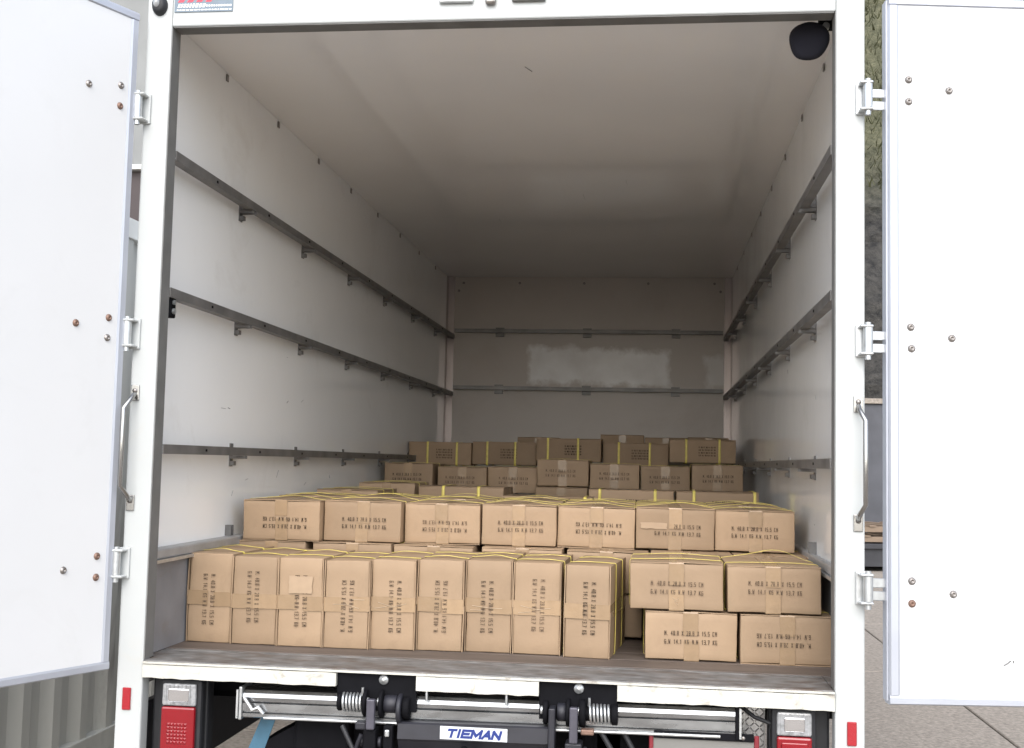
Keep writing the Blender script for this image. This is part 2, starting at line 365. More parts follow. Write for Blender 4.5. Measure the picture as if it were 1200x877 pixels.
# skip bin with pallets at foot of the wall
sb = empty('steel_bin', (4.0, 16.6, 0.018), 'low dark steel bin standing before the grey retaining wall', 'bin', rz=0.25)
MB().box(-1.2, 1.4, -0.7, 0.7, 0.08, 0.42).build('body', 'skip', sb)
MB().bbox(-1.25, 1.45, -0.76, -0.70, 0.36, 0.44, 0.008).build('rim', 'skip', sb)
for xx in (-1.0, 1.1): MB().box(xx, xx + 0.1, -0.6, 0.6, 0.0, 0.08).build('skid', 'skip', sb)
for q in range(2):
    pl = empty('timber_pallet', (4.05, 16.55, 0.018 + 0.445 + q * 0.16), ['lower raw timber pallet lying on the dark steel bin', 'upper raw timber pallet lying on the dark steel bin'][q], 'pallet',
               'pallets on the bin', 0.3 + q * 0.12)
    for k in range(3): MB().bbox(-1.1, 1.1, -0.6 + k * 0.55, -0.5 + k * 0.55, 0.018, 0.10, 0.004).build('bearer', 'timber', pl)
    for k in range(7): MB().bbox(-1.1 + k * 0.345, -0.98 + k * 0.345, -0.62, 0.62, 0.102, 0.125, 0.003).build('board', 'timber', pl)
    for k in range(3): MB().bbox(-1.1 + k * 1.04, -0.98 + k * 1.04, -0.62, 0.62, -0.005, 0.016, 0.003).build('board', 'timber', pl)

# ------------------------------------------------------------------ the truck
TR = empty('box_truck', (0, 0, FZ), 'white box truck seen from behind with both cargo doors open', 'truck')
WX, HI, LI, AO, HO = 1.07, 2.02, 5.34, 1.015, 1.956
# cargo box
for s in (-1, 1):
    MB().box(min(s * WX, s * (WX + .03)), max(s * WX, s * (WX + .03)), 0.03, LI, -0.10, HI).build('side_wall', 'grp', TR)
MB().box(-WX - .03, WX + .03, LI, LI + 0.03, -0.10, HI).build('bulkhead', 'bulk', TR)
MB().box(-WX - .03, WX + .03, 0.03, LI + 0.03, HI + .001, HI + .031).build('roof', 'ceil', TR)
fl = MB().box(-WX + .002, WX - .002, 0.23, LI - .002, -0.06, -0.008).build('cargo_floor', 'floor', TR)
nb = 10
for k in range(4):
    y0 = 0.232 + k * 0.14
    MB().bbox(-WX + .004, WX - .004, y0, y0 + 0.137, -0.007, 0.0, 0.002, 1).build('floor_plank', 'floor', fl)
MB().bbox(-AO + 0.002, AO - 0.002, 0.0, 0.228, -0.012, -0.0005, 0.003).build('floor_edge', 'edge', TR)
for s in (-1, 1):
    a, b = sorted((s * 1.0135, s * 1.0372)); MB().box(a, b, 0.0685, 0.228, -0.012, -0.001).build('floor_edge', 'edge', TR)
MB().box(-AO + 0.004, AO - 0.004, 0.198, 0.202, -0.0006, 0.0008).build('floor_joint_strip', 'edge', TR)
# rear frame
for s in (-1, 1):
    a, b = sorted((s * AO, s * 1.097))
    MB().bbox(a, b, 0.0, 0.055, -0.75, 2.06, 0.006).build('rear_post', 'white', TR)
    a, b = sorted((s * (AO - 0.001), s * (WX - .001)))
    MB().box(a, b, 0.0555, 0.068, 0.0, HO + .02).build('door_seal', 'seal', TR)
    a, b = sorted((s * (AO - 0.002), s * (AO + .004)))
    MB().box(a, b, 0.004, 0.0555, 0.0, HO).build('door_seal', 'seal', TR)
MB().bbox(-AO, AO, 0.001, 0.055, HO, 2.06, 0.005).build('header', 'white', TR)
MB().box(-AO + .004, AO - .004, 0.006, 0.066, HO - .003, HO + .004).build('door_seal', 'seal', TR)
MB().box(-WX + .001, WX - .001, 0.056, 0.0675, HO + .0045, HI).build('header_back', 'seal', TR)
# sill
def sill(x0, x1, z0, name='sill'):
    bm = bmesh.new(); n = max(2, int((x1 - x0) / 0.03)); vs = []; fs = []
    r = random.Random(int(x0 * 100))
    for i in range(n + 1):
        x = x0 + (x1 - x0) * i / n; dz = r.uniform(-.0016, .0016); dt = r.uniform(-.0012, .0006)
        vs += [(x, -0.004 + r.uniform(-.0006, .0006), z0 + dz), (x, -0.004, -0.0125 + dt), (x, 0.03, -0.0125 + dt), (x, 0.03, z0 + dz)]
    for i in range(n):
        a = 4 * i
        for k in range(4): fs.append((a + k, a + (k + 1) % 4, a + 4 + (k + 1) % 4, a + 4 + k))
    fs += [(0, 1, 2, 3), (4 * n + 3, 4 * n + 2, 4 * n + 1, 4 * n)]
    return MB().add(vs, fs).build(name, 'sillw', TR)
sill(-AO + .0005, -0.418, -0.052); sill(-0.178, 0.182, -0.054); sill(0.408, AO - .0005, -0.057)
MB().box(-AO + .001, AO - .001, -0.006, 0.0, -0.0105, -0.0045).build('sill_lip', 'sillw', TR)
for x0, x1 in ((-0.417, -0.179), (0.183, 0.407)):
    pb = MB().box(x0, x1, 0.012, 0.022, -0.12, -0.013).build('lift_mount', 'black', TR)
    xc = x0 + (0.140 if x0 < 0 else 0.114)
    MB().lathe([(0.0, -.010), (0.006, -.010), (0.007, -.006), (0.013, -.006), (0.0145, -.003), (0.0145, .001)], (xc, 0.011, -0.029), 'y', 20).build('bolt', 'galv', pb)
# chassis and underside
MB().box(-WX, WX, 0.30, LI, -0.14, -0.101).build('underfloor', 'black', TR)
for x in (-0.42, 0.34): MB().bbox(x, x + 0.08, 0.16, 6.2, -0.36, -0.142, 0.006).build('chassis_rail', 'black', TR)
for k in range(6): MB().box(-1.05, 1.05, 0.5 + k * 0.8, 0.56 + k * 0.8, -0.20, -0.141).build('cross_member', 'black', TR)
MB().bbox(-0.62, 0.50, 0.42, 0.50, -0.30, -0.141, 0.01).build('lift_cross_beam', 'black', TR)
MB().bbox(-0.57, -0.40, 0.10, 0.30, -0.62, -0.150, 0.01).build('lift_housing', 'black', TR)
MB().add([(-0.70, .12, -.62), (-.50, .12, -.62), (-.50, .12, -.19), (-.56, .12, -.19), (-.70, .12, -.27),
          (-0.70, .34, -.62), (-.50, .34, -.62), (-.50, .34, -.19), (-.56, .34, -.19), (-.70, .34, -.27)],
         [(4, 3, 2, 1, 0), (5, 6, 7, 8, 9), (0, 1, 6, 5), (1, 2, 7, 6), (2, 3, 8, 7), (3, 4, 9, 8), (4, 0, 5, 9)]).build('step_guard', 'black', TR)
MB().bbox(0.30, 0.52, 0.16, 0.40, -0.62, -0.16, 0.01).build('lift_housing', 'black', TR)
MB().bbox(-1.06, -1.03, 0.06, 5.2, -0.42, -0.141, 0.005).build('side_skirt', 'dkgrey', TR)
MB().bbox(1.03, 1.06, 0.9, 5.2, -0.42, -0.141, 0.005).build('side_skirt', 'dkgrey', TR)
for s in (-1, 1):
    wh = MB().lathe([(0.20, -.11), (0.34, -.115), (0.375, -.09), (0.385, 0), (0.375, .09), (0.34, .115), (0.20, .11)], (s * 0.86, 3.2, -FZ + 0.40), 'x', 40).build('wheel', 'tyre', TR)
    MB().lathe([(0.0, -.05), (0.08, -.06), (0.16, -.03), (0.20, -.10), (0.205, .10), (0.16, .03), (0.08, .06), (0, .05)], (s * 0.86, 3.2, -FZ + 0.40), 'x', 30).build('rim', 'dkgrey', wh)
# cab in front of the cargo box, hidden by it
MB().bbox(-1.0, 1.0, LI + 0.35, LI + 2.0, -0.55, 1.2, 0.08, 3).build('cab', 'white', TR)
for s in (-1, 1):
    MB().lathe([(0.20, -.10), (0.34, -.105), (0.385, 0), (0.34, .105), (0.20, .10), (0, .05)], (s * 0.88, LI + 1.0, -FZ + 0.40), 'x', 32).build('wheel', 'tyre', TR)

# kick panels and their rails
for s in (-1, 1):
    xi = 1.038 if s < 0 else 1.0695; xt = 1.0705
    a, b = sorted((s * xi, s * (WX - 0.0006)))
    if s > 0: a = 1.0675; b = 1.0694
    MB().box(a, b, 0.069, LI - .001, 0.0006, 0.285).build('kick_panel', 'kick', TR)
    xo = 1.022 if s < 0 else 1.046
    a, b = sorted((s * xo, s * (WX - 0.0004)))
    cp = MB().bbox(a, b, 0.069, LI - .002, 0.290, 0.322, 0.006).build('kick_rail', 'cap', TR)
    a, b = sorted((s * (xo - 0.006), s * (WX - 0.0008)))
    MB().box(a, b, 0.07, LI - .003, 0.279, 0.2895).build('kick_rail_lip', 'galv', cp)
    for k in range(6):
        yb = 0.80 + 0.8 * k
        a, b = sorted((s * (WX - .012), s * (WX - 0.0012)))
        br = MB().box(a, b, yb - .014, yb + .014, 0.3225, 0.362)
        a, b = sorted((s * (WX - .024), s * (WX - .012)))
        br.box(a, b, yb - .014, yb - .010, 0.3225, 0.362); br.box(a, b, yb + .010, yb + .014, 0.3225, 0.362)
        br.build('bracket', 'rail', cp)

# lashing rails
RZ = (1.562, 1.126, 0.634)
def rail_mb(s, z):
    m = MB()
    # C profile standing off the wall
    xo = 1.010; xi = 1.042
    def B(x0, x1, z0, z1, y0=0.069, y1=LI - .004):
        a, b = sorted((s * x0, s * x1)); m.box(a, b, y0, y1, z0, z1)
    B(xo, xo + .004, z - .015, z + .015); B(xo + .004, xi, z + .011, z + .015); B(xo + .004, xi, z - .015, z - .011)
    return m
for s in (-1, 1):
    for ri, z in enumerate(RZ):
        r = rail_mb(s, z).build('lashing_rail', 'rail', TR)
        for k in range(6):
            yb = 0.815 + 0.8 * k
            m = MB()
            def B(x0, x1, y0, y1, z0, z1):
                a, b = sorted((s * x0, s * x1)); m.box(a, b, y0, y1, z0, z1)
            B(1.066, 1.0695, yb - .016, yb + .016, z - .056, z + .030)
            B(1.010, 1.0655, yb - .016, yb - .012, z - .027, z - .0155); B(1.010, 1.0655, yb + .012, yb + .016, z - .027, z - .0155)
            B(1.052, 1.0655, yb - .013, yb + .013, z - .052, z - .036)
            B(1.043, 1.0655, yb - .012, yb + .012, z - .012, z + .012)
            m.build('bracket', 'rail', r)
        for k in range(9):
            yb = 0.42 + 0.55 * k
            a, b = sorted((s * 1.008, s * 1.0098))
            MB().box(a, b, yb - .006, yb + .006, z - .004, z + .004).build('slot_plate', 'black', r)
# black end fitting on the middle left rail
m = MB().bbox(-1.066, -1.016, 0.085, 0.13, 1.050, 1.135, 0.004); 
ef = m.build('rail_fitting', 'black', TR)
MB().cyl((-1.016, 0.107, 1.070), (-1.009, 0.107, 1.070), 0.009, 14).build('bolt', 'galv', ef)
MB().cyl((-1.016, 0.107, 1.098), (-1.009, 0.107, 1.098), 0.008, 14).build('bolt', 'galv', ef)
MB().cyl((-1.069, 0.12, 1.41), (-1.050, 0.12, 1.41), 0.014, 14).build('wall_stop', 'galv', TR)
for z in (1.604, 1.172):
    m = MB().box(-1.004, 1.004, LI - .055, LI - .05, z - .014, z + .014).box(-1.004, 1.004, LI - .05, LI - .022, z + .010, z + .014).box(-1.004, 1.004, LI - .05, LI - .022, z - .014, z - .010)
    r = m.build('lashing_rail', 'rail', TR)
    for x in (-0.66, 0.0, 0.66):
        MB().box(x - .032, x + .032, LI - .030, LI - .003, z - .042, z - .0145).box(x - .032, x + .032, LI - .030, LI - .003, z + .0145, z + .026).build('bracket', 'rail', r)
# corner trims of the bulkhead
for s in (-1, 1):
    a, b = sorted((s * (WX - .055), s * (WX - .0008)))
    m = MB().box(a, b, LI - .003, LI - .0006, 0.32, HI - .001)
    a, b = sorted((s * (WX - .003), s * (WX - .0008)))
    m.box(a, b, LI - .055, LI - .003, 0.32, HI - .001)
    m.build('corner_trim', 'ctrim', TR)
# fasteners
def stud():
    return MB().lathe([(0.0, -.004), (0.008, -.003), (0.010, 0)], (0, 0, 0), 'y', 10)
for x in (-0.95, -0.52, -0.03, 0.45, 0.94, -0.985, 0.985):
    z = 1.975 if abs(x) < 0.97 else 1.915
    link('screw', shared('screw', stud, 'bolt'), TR, (x, LI - .0006 - (.0026 if abs(x) > .96 else 0), z))
for s in (-1, 1):
    for k in range(8):
        yb = 0.62 + 0.595 * k
        a, b = sorted((s * (WX - .006), s * (WX - .0006)))
        MB().bbox(a, b, yb - .010, yb + .010, 1.985, 2.012, 0.002, 1).build('wall_clip', 'bolt', TR)
# white residue on the bulkhead
def blob(name, pts, y, mat, seed, jit=0.012, thick=0.0012, sub=7):
    r = random.Random(seed); out = []
    n = len(pts)
    for i in range(n):
        p, q = Vector(pts[i]), Vector(pts[(i + 1) % n])
        for k in range(sub):
            t = k / sub; c = p.lerp(q, t); out.append((c.x + r.uniform(-jit, jit), c.y + r.uniform(-jit, jit)))
    return out
# scuffs on the lining
rs = random.Random(12)
for k in range(16):
    yy = rs.uniform(0.25, 2.6); zz = rs.choice((rs.uniform(0.4, 0.6), rs.uniform(0.7, 1.05))); ln = rs.uniform(.012, .05); up_ = rs.uniform(-.02, .03)
    s_ = -1 if k < 11 else 1
    MB().tube([(s_ * (WX - .0002), yy, zz), (s_ * (WX - .0006), yy + ln * .5, zz + up_ * .6), (s_ * (WX - .0002), yy + ln, zz + up_)], rs.uniform(.0007, .0016), 5).build('scuff_mark', 'kick', TR)
for (xa, ya, dx_, dy_) in ((0.03, 0.62, .02, .05), (0.12, 2.6, .004, .12), (-0.4, 3.2, -.003, .12), (0.35, 2.3, .004, .10)):
    MB().tube([(xa, ya, HI - .0002), (xa + dx_ * .5, ya + dy_ * .5, HI - .0006), (xa + dx_, ya + dy_, HI - .0002)], .0014, 5).build('scuff_mark', 'kick' if ya < 1 else 'white', TR)
# black round lamp under the roof, at the right wall
lampM = Matrix.Translation((0.955, 0.14, 1.918)) @ Matrix.Rotation(math.radians(-14), 4, 'Z') @ Matrix.Rotation(math.radians(12), 4, 'X')
lm = MB().lathe([(0, -.012), (0.045, -.014), (0.056, -.008), (0.060, 0.0), (0.058, .02), (0.048, .05), (0.03, .065), (0, .068)], (0, 0, 0), 'y', 36)
lm.v = [(x * (1 + .06 * math.sin(3 * math.atan2(z, x) + .6)), y, z * (1 + .05 * math.cos(2 * math.atan2(z, x)))) for (x, y, z) in lm.v]
lo = lm.xf(lampM).build('round_lamp', 'navy', TR)
MB().bbox(0.985, 1.055, 0.125, 0.165, 1.955, 1.998, 0.006).build('bracket', 'black', lo)
MB().cyl((1.004, 0.120, 1.958), (1.004, 0.16, 1.958), 0.011, 14).build('screw', 'galv', lo)
MB().bbox(1.05, 1.0692, 0.12, 0.19, 1.94, 2.005, 0.004).build('mount', 'black', lo)

# handles, hinges, reflectors on the posts
def handle(s):
    x = s * 1.078
    h = MB().tube([(x, -.006, .800), (x - .000, -.028, .785), (x + s * .012, -.052, .755), (x + s * .012, -.054, .52), (x, -.03, .492), (x, -.006, .476)], 0.0072, 12).build('grab_handle', 'chrome', TR)
    for z in (0.806, 0.470):
        MB().bbox(x - .013, x + .013, -0.006, -0.0005, z - .026, z + .022, 0.002).build('handle_plate', 'chrome', h)
        MB().lathe([(0, -.011), (0.007, -.010), (0.008, -.006)], (x, 0, z + .004), 'y', 12).build('screw', 'bolt', h)
handle(-1); handle(1)
HZ = (1.690, 0.985, 0.287)
for s in (-1, 1):
    a, b = sorted((s * 1.048, s * 1.074))
    MB().bbox(a, b, -0.006, -0.0004, -0.150, -0.084, 0.002, 1).build('red_reflector', 'redr', TR)
    for z in HZ:
        x = s * 1.100
        hb = MB().bbox(min(x - s * .030, x + s * .004), max(x - s * .030, x + s * .004), -0.008, -0.0006, z - .047, z + .047, 0.003)
        for zz in (z - .043, z + .035):
            a, b = sorted((x - s * .024, x + s * .014))
            hb.bbox(a, b, -0.046, -0.007, zz, zz + .008, 0.003, 1)
        hg = hb.build('hinge', 'white' if s < 0 else 'galv', TR)
        MB().cyl((x, -.032, z - .056), (x, -.032, z + .05), 0.0085, 16).cyl((x, -.032, z - .035), (x, -.032, z + .035), 0.0135, 18).build('hinge_pin', 'galv', hg)

# doors
DH0, DH1 = -0.028, 1.985
BOLTS = [(.057, 1.740), (.174, 1.711), (.057, 1.676), (.061, 1.024), (.178, .995), (.063, .963), (.062, .312), (.178, .278), (.062, .250)]
def bolt_mb():
    return MB().lathe([(0.0, -.002), (.0028, -.002), (.0036, -.0055), (.0062, -.0062), (.0075, -.004), (.0105, -.0022), (.011, 0)], (0, 0, 0), 'y', 16)
def door(org, dr, label, rusty):
    # local: x along the door from the hinge edge, y away from the viewer (outer side), z up
    dx = Vector((dr[0], dr[1], 0)).normalized()
    flip = dr[0] < 0
    D = empty('d', (0, 0, 0)); bpy.data.objects.remove(D)
    W = 1.04; T = 0.048
    pm_ = MB().box(0.026, W - .026, 0.004, T - .004, DH0 + .026, DH1 - .026)
    nrm = Vector((dx.y, -dx.x, 0)) if not flip else Vector((-dx.y, dx.x, 0))      # towards the viewer
    Mx = Matrix(((dx.x, -nrm.x, 0, org[0]), (dx.y, -nrm.y, 0, org[1]), (0, 0, 1, 0), (0, 0, 0, 1)))
    d = pm_.xf(Mx).build('cargo_door', 'door', TR); tag(d, label)
    def T_(x0, x1, z0, z1, mitre):
        # rounded aluminium channel
        if x1 - x0 < z1 - z0:   # vertical
            m = MB().prism([(x0, 0.006), (x0 + .004, 0.0), (x1 - .006, 0.0), (x1, 0.003), (x1, T - .003), (x1 - .006, T), (x0 + .004, T), (x0, T - .006)], 'z', z0, z1)
        else:
            m = MB().prism([(0.006, z0), (0.0, z0 + .004), (0.0, z1 - .006), (0.003, z1), (T - .003, z1), (T, z1 - .006), (T, z0 + .004), (T - .006, z0)], 'x', x0, x1)
        return m.xf(Mx).build('door_trim', 'trim', d)
    T_(-0.001, 0.028, DH0 + .0262, DH1 - .0262, 0); T_(W - .028, W, DH0 + .0262, DH1 - .0262, 0)
    T_(0.0, W, DH0, DH0 + .026, 0); T_(0.0, W, DH1 - .026, DH1, 0)
    # rubber lip along the hinge edge
    MB().box(-0.006, -0.0012, 0.012, T - .004, DH0 + .01, DH1 - .01).xf(Mx).build('door_gasket', 'trim', d)
    for i, (sx, z) in enumerate(BOLTS):
        o = link('door_bolt', shared('bolt_r' if i in rusty else 'bolt_s', bolt_mb, 'boltr' if i in rusty else 'bolt'), d)
        o.matrix_local = Mx @ Matrix.Translation((sx, 0.0036, z))
    for z in HZ:
        for zz in (-.022, .014):
            MB().bbox(-0.055, 0.03, T * .55, T * .55 + .006, z + zz - .012, z + zz + .014, 0.002, 1).xf(Mx).build('hinge_leaf', 'galv', d)
    return d, Mx
dl, MxL = door((-1.104, -0.037), (-0.413, -0.911), 'white cargo door swung out on the left post', {2, 4, 6, 8, 3})
dr_, MxR = door((1.160, -0.030), (0.99, 0.139), 'white cargo door folded back beside the right post', {8})
# scuff on right door
MB().tube([(0.318, .0034, 0.085), (0.330, .0032, 0.092), (0.338, .0034, 0.098)], 0.0022, 5).xf(MxR).build('scuff_mark', 'seal', dr_)
MB().tube([(0.345, .0034, 0.092), (0.346, .0032, 0.099)], 0.0018, 5).xf(MxR).build('scuff_mark', 'seal', dr_)

# header fittings
st = MB().box(-1.008, -0.819, -0.0025, 0.0006, 2.000, 2.055).build('sticker', 'sticker', TR)
m = MB()
for k in range(4):
    x = -0.998 + k * 0.030
    m.add([(x, -.0031, 2.031), (x + .018, -.0031, 2.031), (x + .030, -.0031, 2.050), (x + .012, -.0031, 2.050)], [(0, 1, 2, 3)])
m.build('sticker_letters', 'stred', st)
m = MB(); r = random.Random(4); x = -0.998
while x < -0.915:
    wq = r.uniform(.005, .009); m.add([(x, -.0031, 2.014), (x + wq, -.0031, 2.014), (x + wq + .004, -.0031, 2.026), (x + .004, -.0031, 2.026)], [(0, 1, 2, 3)]); x += wq + .0035
x = -0.905
while x < -0.826:
    wq = r.uniform(.004, .007); m.add([(x, -.0031, 2.016), (x + wq, -.0031, 2.016), (x + wq, -.0031, 2.022), (x, -.0031, 2.022)], [(0, 1, 2, 3)]); x += wq + .003
x = -1.0
while x < -0.83:
    wq = r.uniform(.004, .012); m.add([(x, -.0031, 2.0045), (x + wq, -.0031, 2.0045), (x + wq, -.0031, 2.008), (x, -.0031, 2.008)], [(0, 1, 2, 3)]); x += wq + .003
m.build('sticker_letters', 'stwhite', st)
mk = MB().lathe([(0, -.022), (.014, -.022), (.020, -.018), (.024, -.008), (.025, 0)], (-1.056, 0, 2.022), 'y', 24)
mk.v = [(x, y, 2.022 + (z - 2.022) * 1.3) for (x, y, z) in mk.v]
mk = mk.build('marker_lamp', 'rubber', TR)
lz = MB().lathe([(0, -.030), (.006, -.029), (.010, -.024), (.011, -.018)], (-1.060, 0, 2.027), 'y', 18)
lz.v = [(x, y, 2.027 + (z - 2.027) * 1.6) for (x, y, z) in lz.v]
lz.build('lens', 'clear', mk)
lt = MB().bbox(-0.165, -0.060, -0.014, 0.0005, 2.006, 2.050, 0.004).build('latch_keeper', 'galv', TR)
for xx in (-0.135, -0.092): MB().cyl((xx, -.018, 2.019), (xx, -.013, 2.019), 0.006, 12).build('bolt', 'bolt', lt)
MB().bbox(0.058, 0.161, -0.014, 0.0005, 2.006, 2.050, 0.004).build('latch_keeper', 'marker', TR)
MB().bbox(-0.022, 0.010, -0.020, 0.0005, 1.998, 2.040, 0.006).build('latch_pin', 'bolt', TR)

# tail lamps
for s in (-1, 1):
    x0, x1 = (-0.958, -0.853) if s < 0 else (0.858, 0.955)
    hx0, hx1 = (-1.012, -0.836) if s < 0 else (0.840, 1.012)
    hs_ = MB().bbox(hx0, hx1, 0.075, 0.13, -0.48, -0.062, 0.008).build('tail_lamp', 'rubber', TR)
    MB().bbox(x0 - .014, x1 + .014, 0.030, 0.0745, -0.47, -0.060, 0.010).build('lamp_body', 'rubber', hs_)
    MB().bbox(x0, x1, 0.016, 0.031, -0.136, -0.070, 0.006).build('clear_lens', 'clear', hs_)
    MB().bbox(x0 + .02, x1 - .02, 0.012, 0.0158, -0.122, -0.084, 0.003).build('lens_block', 'silver', hs_)
    for k in range(7): MB().box(x0 + .010 + k * .0125, x0 + .014 + k * .0125, 0.0135, 0.0157, -0.132, -0.074).build('lens_rib', 'clear', hs_)
    MB().bbox(x0, x1, 0.012, 0.031, -0.46, -0.138, 0.006).build('red_lens', 'red', hs_)
    m = MB()
    for i in range(6):
        for j in range(6):
            cx, cz = x0 + .026 + i * .0105, -0.19 - j * .0105
            m.add([(cx - .005, .0119, cz - .005), (cx + .005, .0119, cz - .005), (cx + .005, .0119, cz + .005), (cx - .005, .0119, cz + .005), (cx, .0085, cz)],
                  [(0, 1, 4), (1, 2, 4), (2, 3, 4), (3, 0, 4)])
    if s < 0: tag(m.build('lens_prisms', 'red', hs_), kind='stuff')
    else: MB().bbox(x0 + .012, x1 - .012, 0.006, 0.0118, -0.30, -0.152, 0.003).build('lens_block', 'red', hs_)

# ------------------------------------------------------------------ tail lift below the sill
TL = empty('tail_lift', (0, 0, FZ - 0.6), 'folded tail lift with aluminium roller, coil springs and black arms below the sill', 'tail lift')
O = 0.6
def Z(z): return z + O
pf = [(0.105, -0.150), (0.030, -0.150), (0.024, -0.146), (0.024, -0.136), (0.034, -0.134), (0.034, -0.130), (0.022, -0.129), (0.022, -0.106)]
for k in range(11):
    a = math.radians(-60 + k * 22)
    pf.append((0.052 - 0.030 * math.cos(a) * 1.0, -0.092 + 0.030 * math.sin(a)))
pf += [(0.105, -0.062)]
# platform extrusion, slightly lower on the left side
x0, x1 = -0.708, 0.742
def ext(xa, xb, name='platform_tube'):
    m = MB(); n = len(pf); vs = []
    for x in (xa, xb):
        dz = -0.012 * (x1 - x) / (x1 - x0)
        vs += [(x, p, Z(q + dz)) for (p, q) in pf]
    m.add(vs, [(i, (i + 1) % n, n + (i + 1) % n, n + i) for i in range(n)])
    m.add(vs, [tuple(range(n - 1, -1, -1)), tuple(range(n, 2 * n))])
    return m.build(name, 'alu', TL)
ext(x0, x1)
for xa, s in ((x0 - .001, -1), (x1 + .001, 1)):
    dz = -0.012 if s < 0 else 0
    a, b = sorted((xa, xa + s * .010))
    ec = MB().bbox(a, b, 0.016, 0.11, Z(-0.155 + dz), Z(-0.058 + dz), 0.003).build('end_cap', 'galv' if s < 0 else 'black', TL)
    a, b = sorted((xa + s * .0102, xa + s * .016))
    MB().box(a, b, 0.012, 0.10, Z(-.15 + dz), Z(-.146 + dz)).box(a, b, 0.012, 0.016, Z(-.1455 + dz), Z(-.066 + dz)).build('end_plate', 'galv', ec)
MB().tube([(-0.700, .012, Z(-.10)), (-.672, .004, Z(-.135)), (-.655, .006, Z(-.125)), (-.640, .010, Z(-.145))], 0.006, 8).build('release_lever', 'galv', TL)
MB().cyl((-0.64, 0.018, Z(-.158)), (0.70, 0.018, Z(-.147)), 0.0045, 10).build('release_rod', 'galv', TL)
# coil springs
for xa, xb in ((-0.398, -0.336), (0.327, 0.390)):
    pts = []; turns = 6
    for i in range(turns * 16 + 1):
        t = i / (turns * 16); a = 2 * PI * turns * t
        pts.append((xa + (xb - xa) * t, 0.012 + 0.025 * math.cos(a), Z(-0.098) + 0.025 * math.sin(a)))
    sp = MB().tube(pts, 0.0038, 8).build('coil_spring', 'galv', TL)
    e = pts[-1] if xa < 0 else pts[0]
    MB().tube([(e[0], .0, Z(-.075)), (e[0] + .002, -.012, Z(-.062)), (e[0] + .002, -.012, Z(-.050))], 0.0038, 8).build('spring_end', 'galv', sp)
    MB().cyl((xa - .012, .012, Z(-.098)), (xb + .008, .012, Z(-.098)), 0.019, 18).build('spring_core', 'black', TL)
def disc(x0, x1, r, y=0.012, z=-0.098, mat='black', name='pivot_disc'):
    return MB().lathe([(0, x0), (r * .9, x0), (r, x0 + .002), (r, x1 - .002), (r * .9, x1), (0, x1)], (0, y, Z(z)), 'x', 28).build(name, mat, TL)
disc(-0.412, -0.400, 0.026)
disc(-0.334, -0.322, 0.040); disc(-0.285, -0.274, 0.042); disc(-0.232, -0.218, 0.045, 0.014, -0.112, 'dkgrey'); disc(-0.216, -0.196, 0.033, 0.014, -0.108)
disc(-0.272, -0.234, 0.026, mat='dkgrey', name='pivot_sleeve')
disc(0.196, 0.210, 0.034, 0.012, -0.100); disc(0.236, 0.262, 0.026, mat='dkgrey', name='pivot_sleeve'); disc(0.262, 0.274, 0.040)
disc(0.300, 0.318, 0.040); disc(0.392, 0.410, 0.030)
for xx in (-0.321, -0.288, 0.282, 0.298, 0.192): disc(xx - .004, xx + .004, 0.012, 0.0, -0.092, 'galv', 'pivot_nut')
# arms
def arm(x0, x1, y0, y1, z0, z1, mat, name='lift_arm', top=0.0):
    return MB().bbox(x0, x1, y0, y1, Z(z0), Z(z1), 0.004).build(name, mat, TL)
arm(-0.316, -0.291, -0.040, -0.020, -0.165, -0.078, 'purple')
arm(-0.325, -0.288, -0.030, 0.03, -0.40, -0.166, 'black')
arm(-0.268, -0.240, -0.020, 0.02, -0.40, -0.155, 'black')
arm(-0.350, -0.318, -0.030, 0.0, -0.168, -0.146, 'dkgrey', 'arm_lug')
arm(-0.262, -0.248, -0.030, -0.021, -0.185, -0.164, 'galv', 'arm_tab')
arm(0.274, 0.298, -0.040, -0.020, -0.175, -0.074, 'purple')
arm(0.262, 0.310, -0.034, 0.03, -0.40, -0.176, 'dkgrey')
arm(0.214, 0.233, -0.036, 0.02, -0.40, -0.080, 'dkgrey')
arm(0.306, 0.344, -0.028, 0.0, -0.152, -0.136, 'boltr', 'arm_lug')
MB().tube([(-.350, -.02, Z(-.235)), (-.338, -.03, Z(-.20)), (-.330, -.03, Z(-.180))], 0.006, 8).build('arm_pin', 'dkgrey', TL)
for xx, z in ((-0.332, -.205), (-0.280, -.205), (0.318, -.205), (0.330, -.23)): disc(xx - .005, xx + .005, 0.016, -0.004, z, 'dkgrey', 'pivot_nut')
# beam with the name plate: bevelled front so the upper face catches the sky
bmY = -0.015
bp = [(0.06, -0.142), (bmY + .006, -0.142), (bmY, -0.146), (bmY - .004, -0.188), (bmY + .004, -0.196), (bmY + .03, -0.235), (0.06, -0.235)]
vs = []; n = len(bp)
for x in (-0.226, 0.212):
    dz = 0.006 * (x + 0.226) / 0.44 - .002
    vs += [(x, p, Z(q + dz)) for (p, q) in bp]
bo = MB().add(vs, [(i, (i + 1) % n, n + (i + 1) % n, n + i) for i in range(n)] + [tuple(range(n - 1, -1, -1)), tuple(range(n, 2 * n))]).build('lift_beam', 'dkgrey', TL)
yp = bmY - .0055
MB().bbox(-0.100, 0.096, yp - .0015, yp + .0012, Z(-0.184), Z(-0.147), 0.0006, 1).build('name_plate', 'plate', bo)
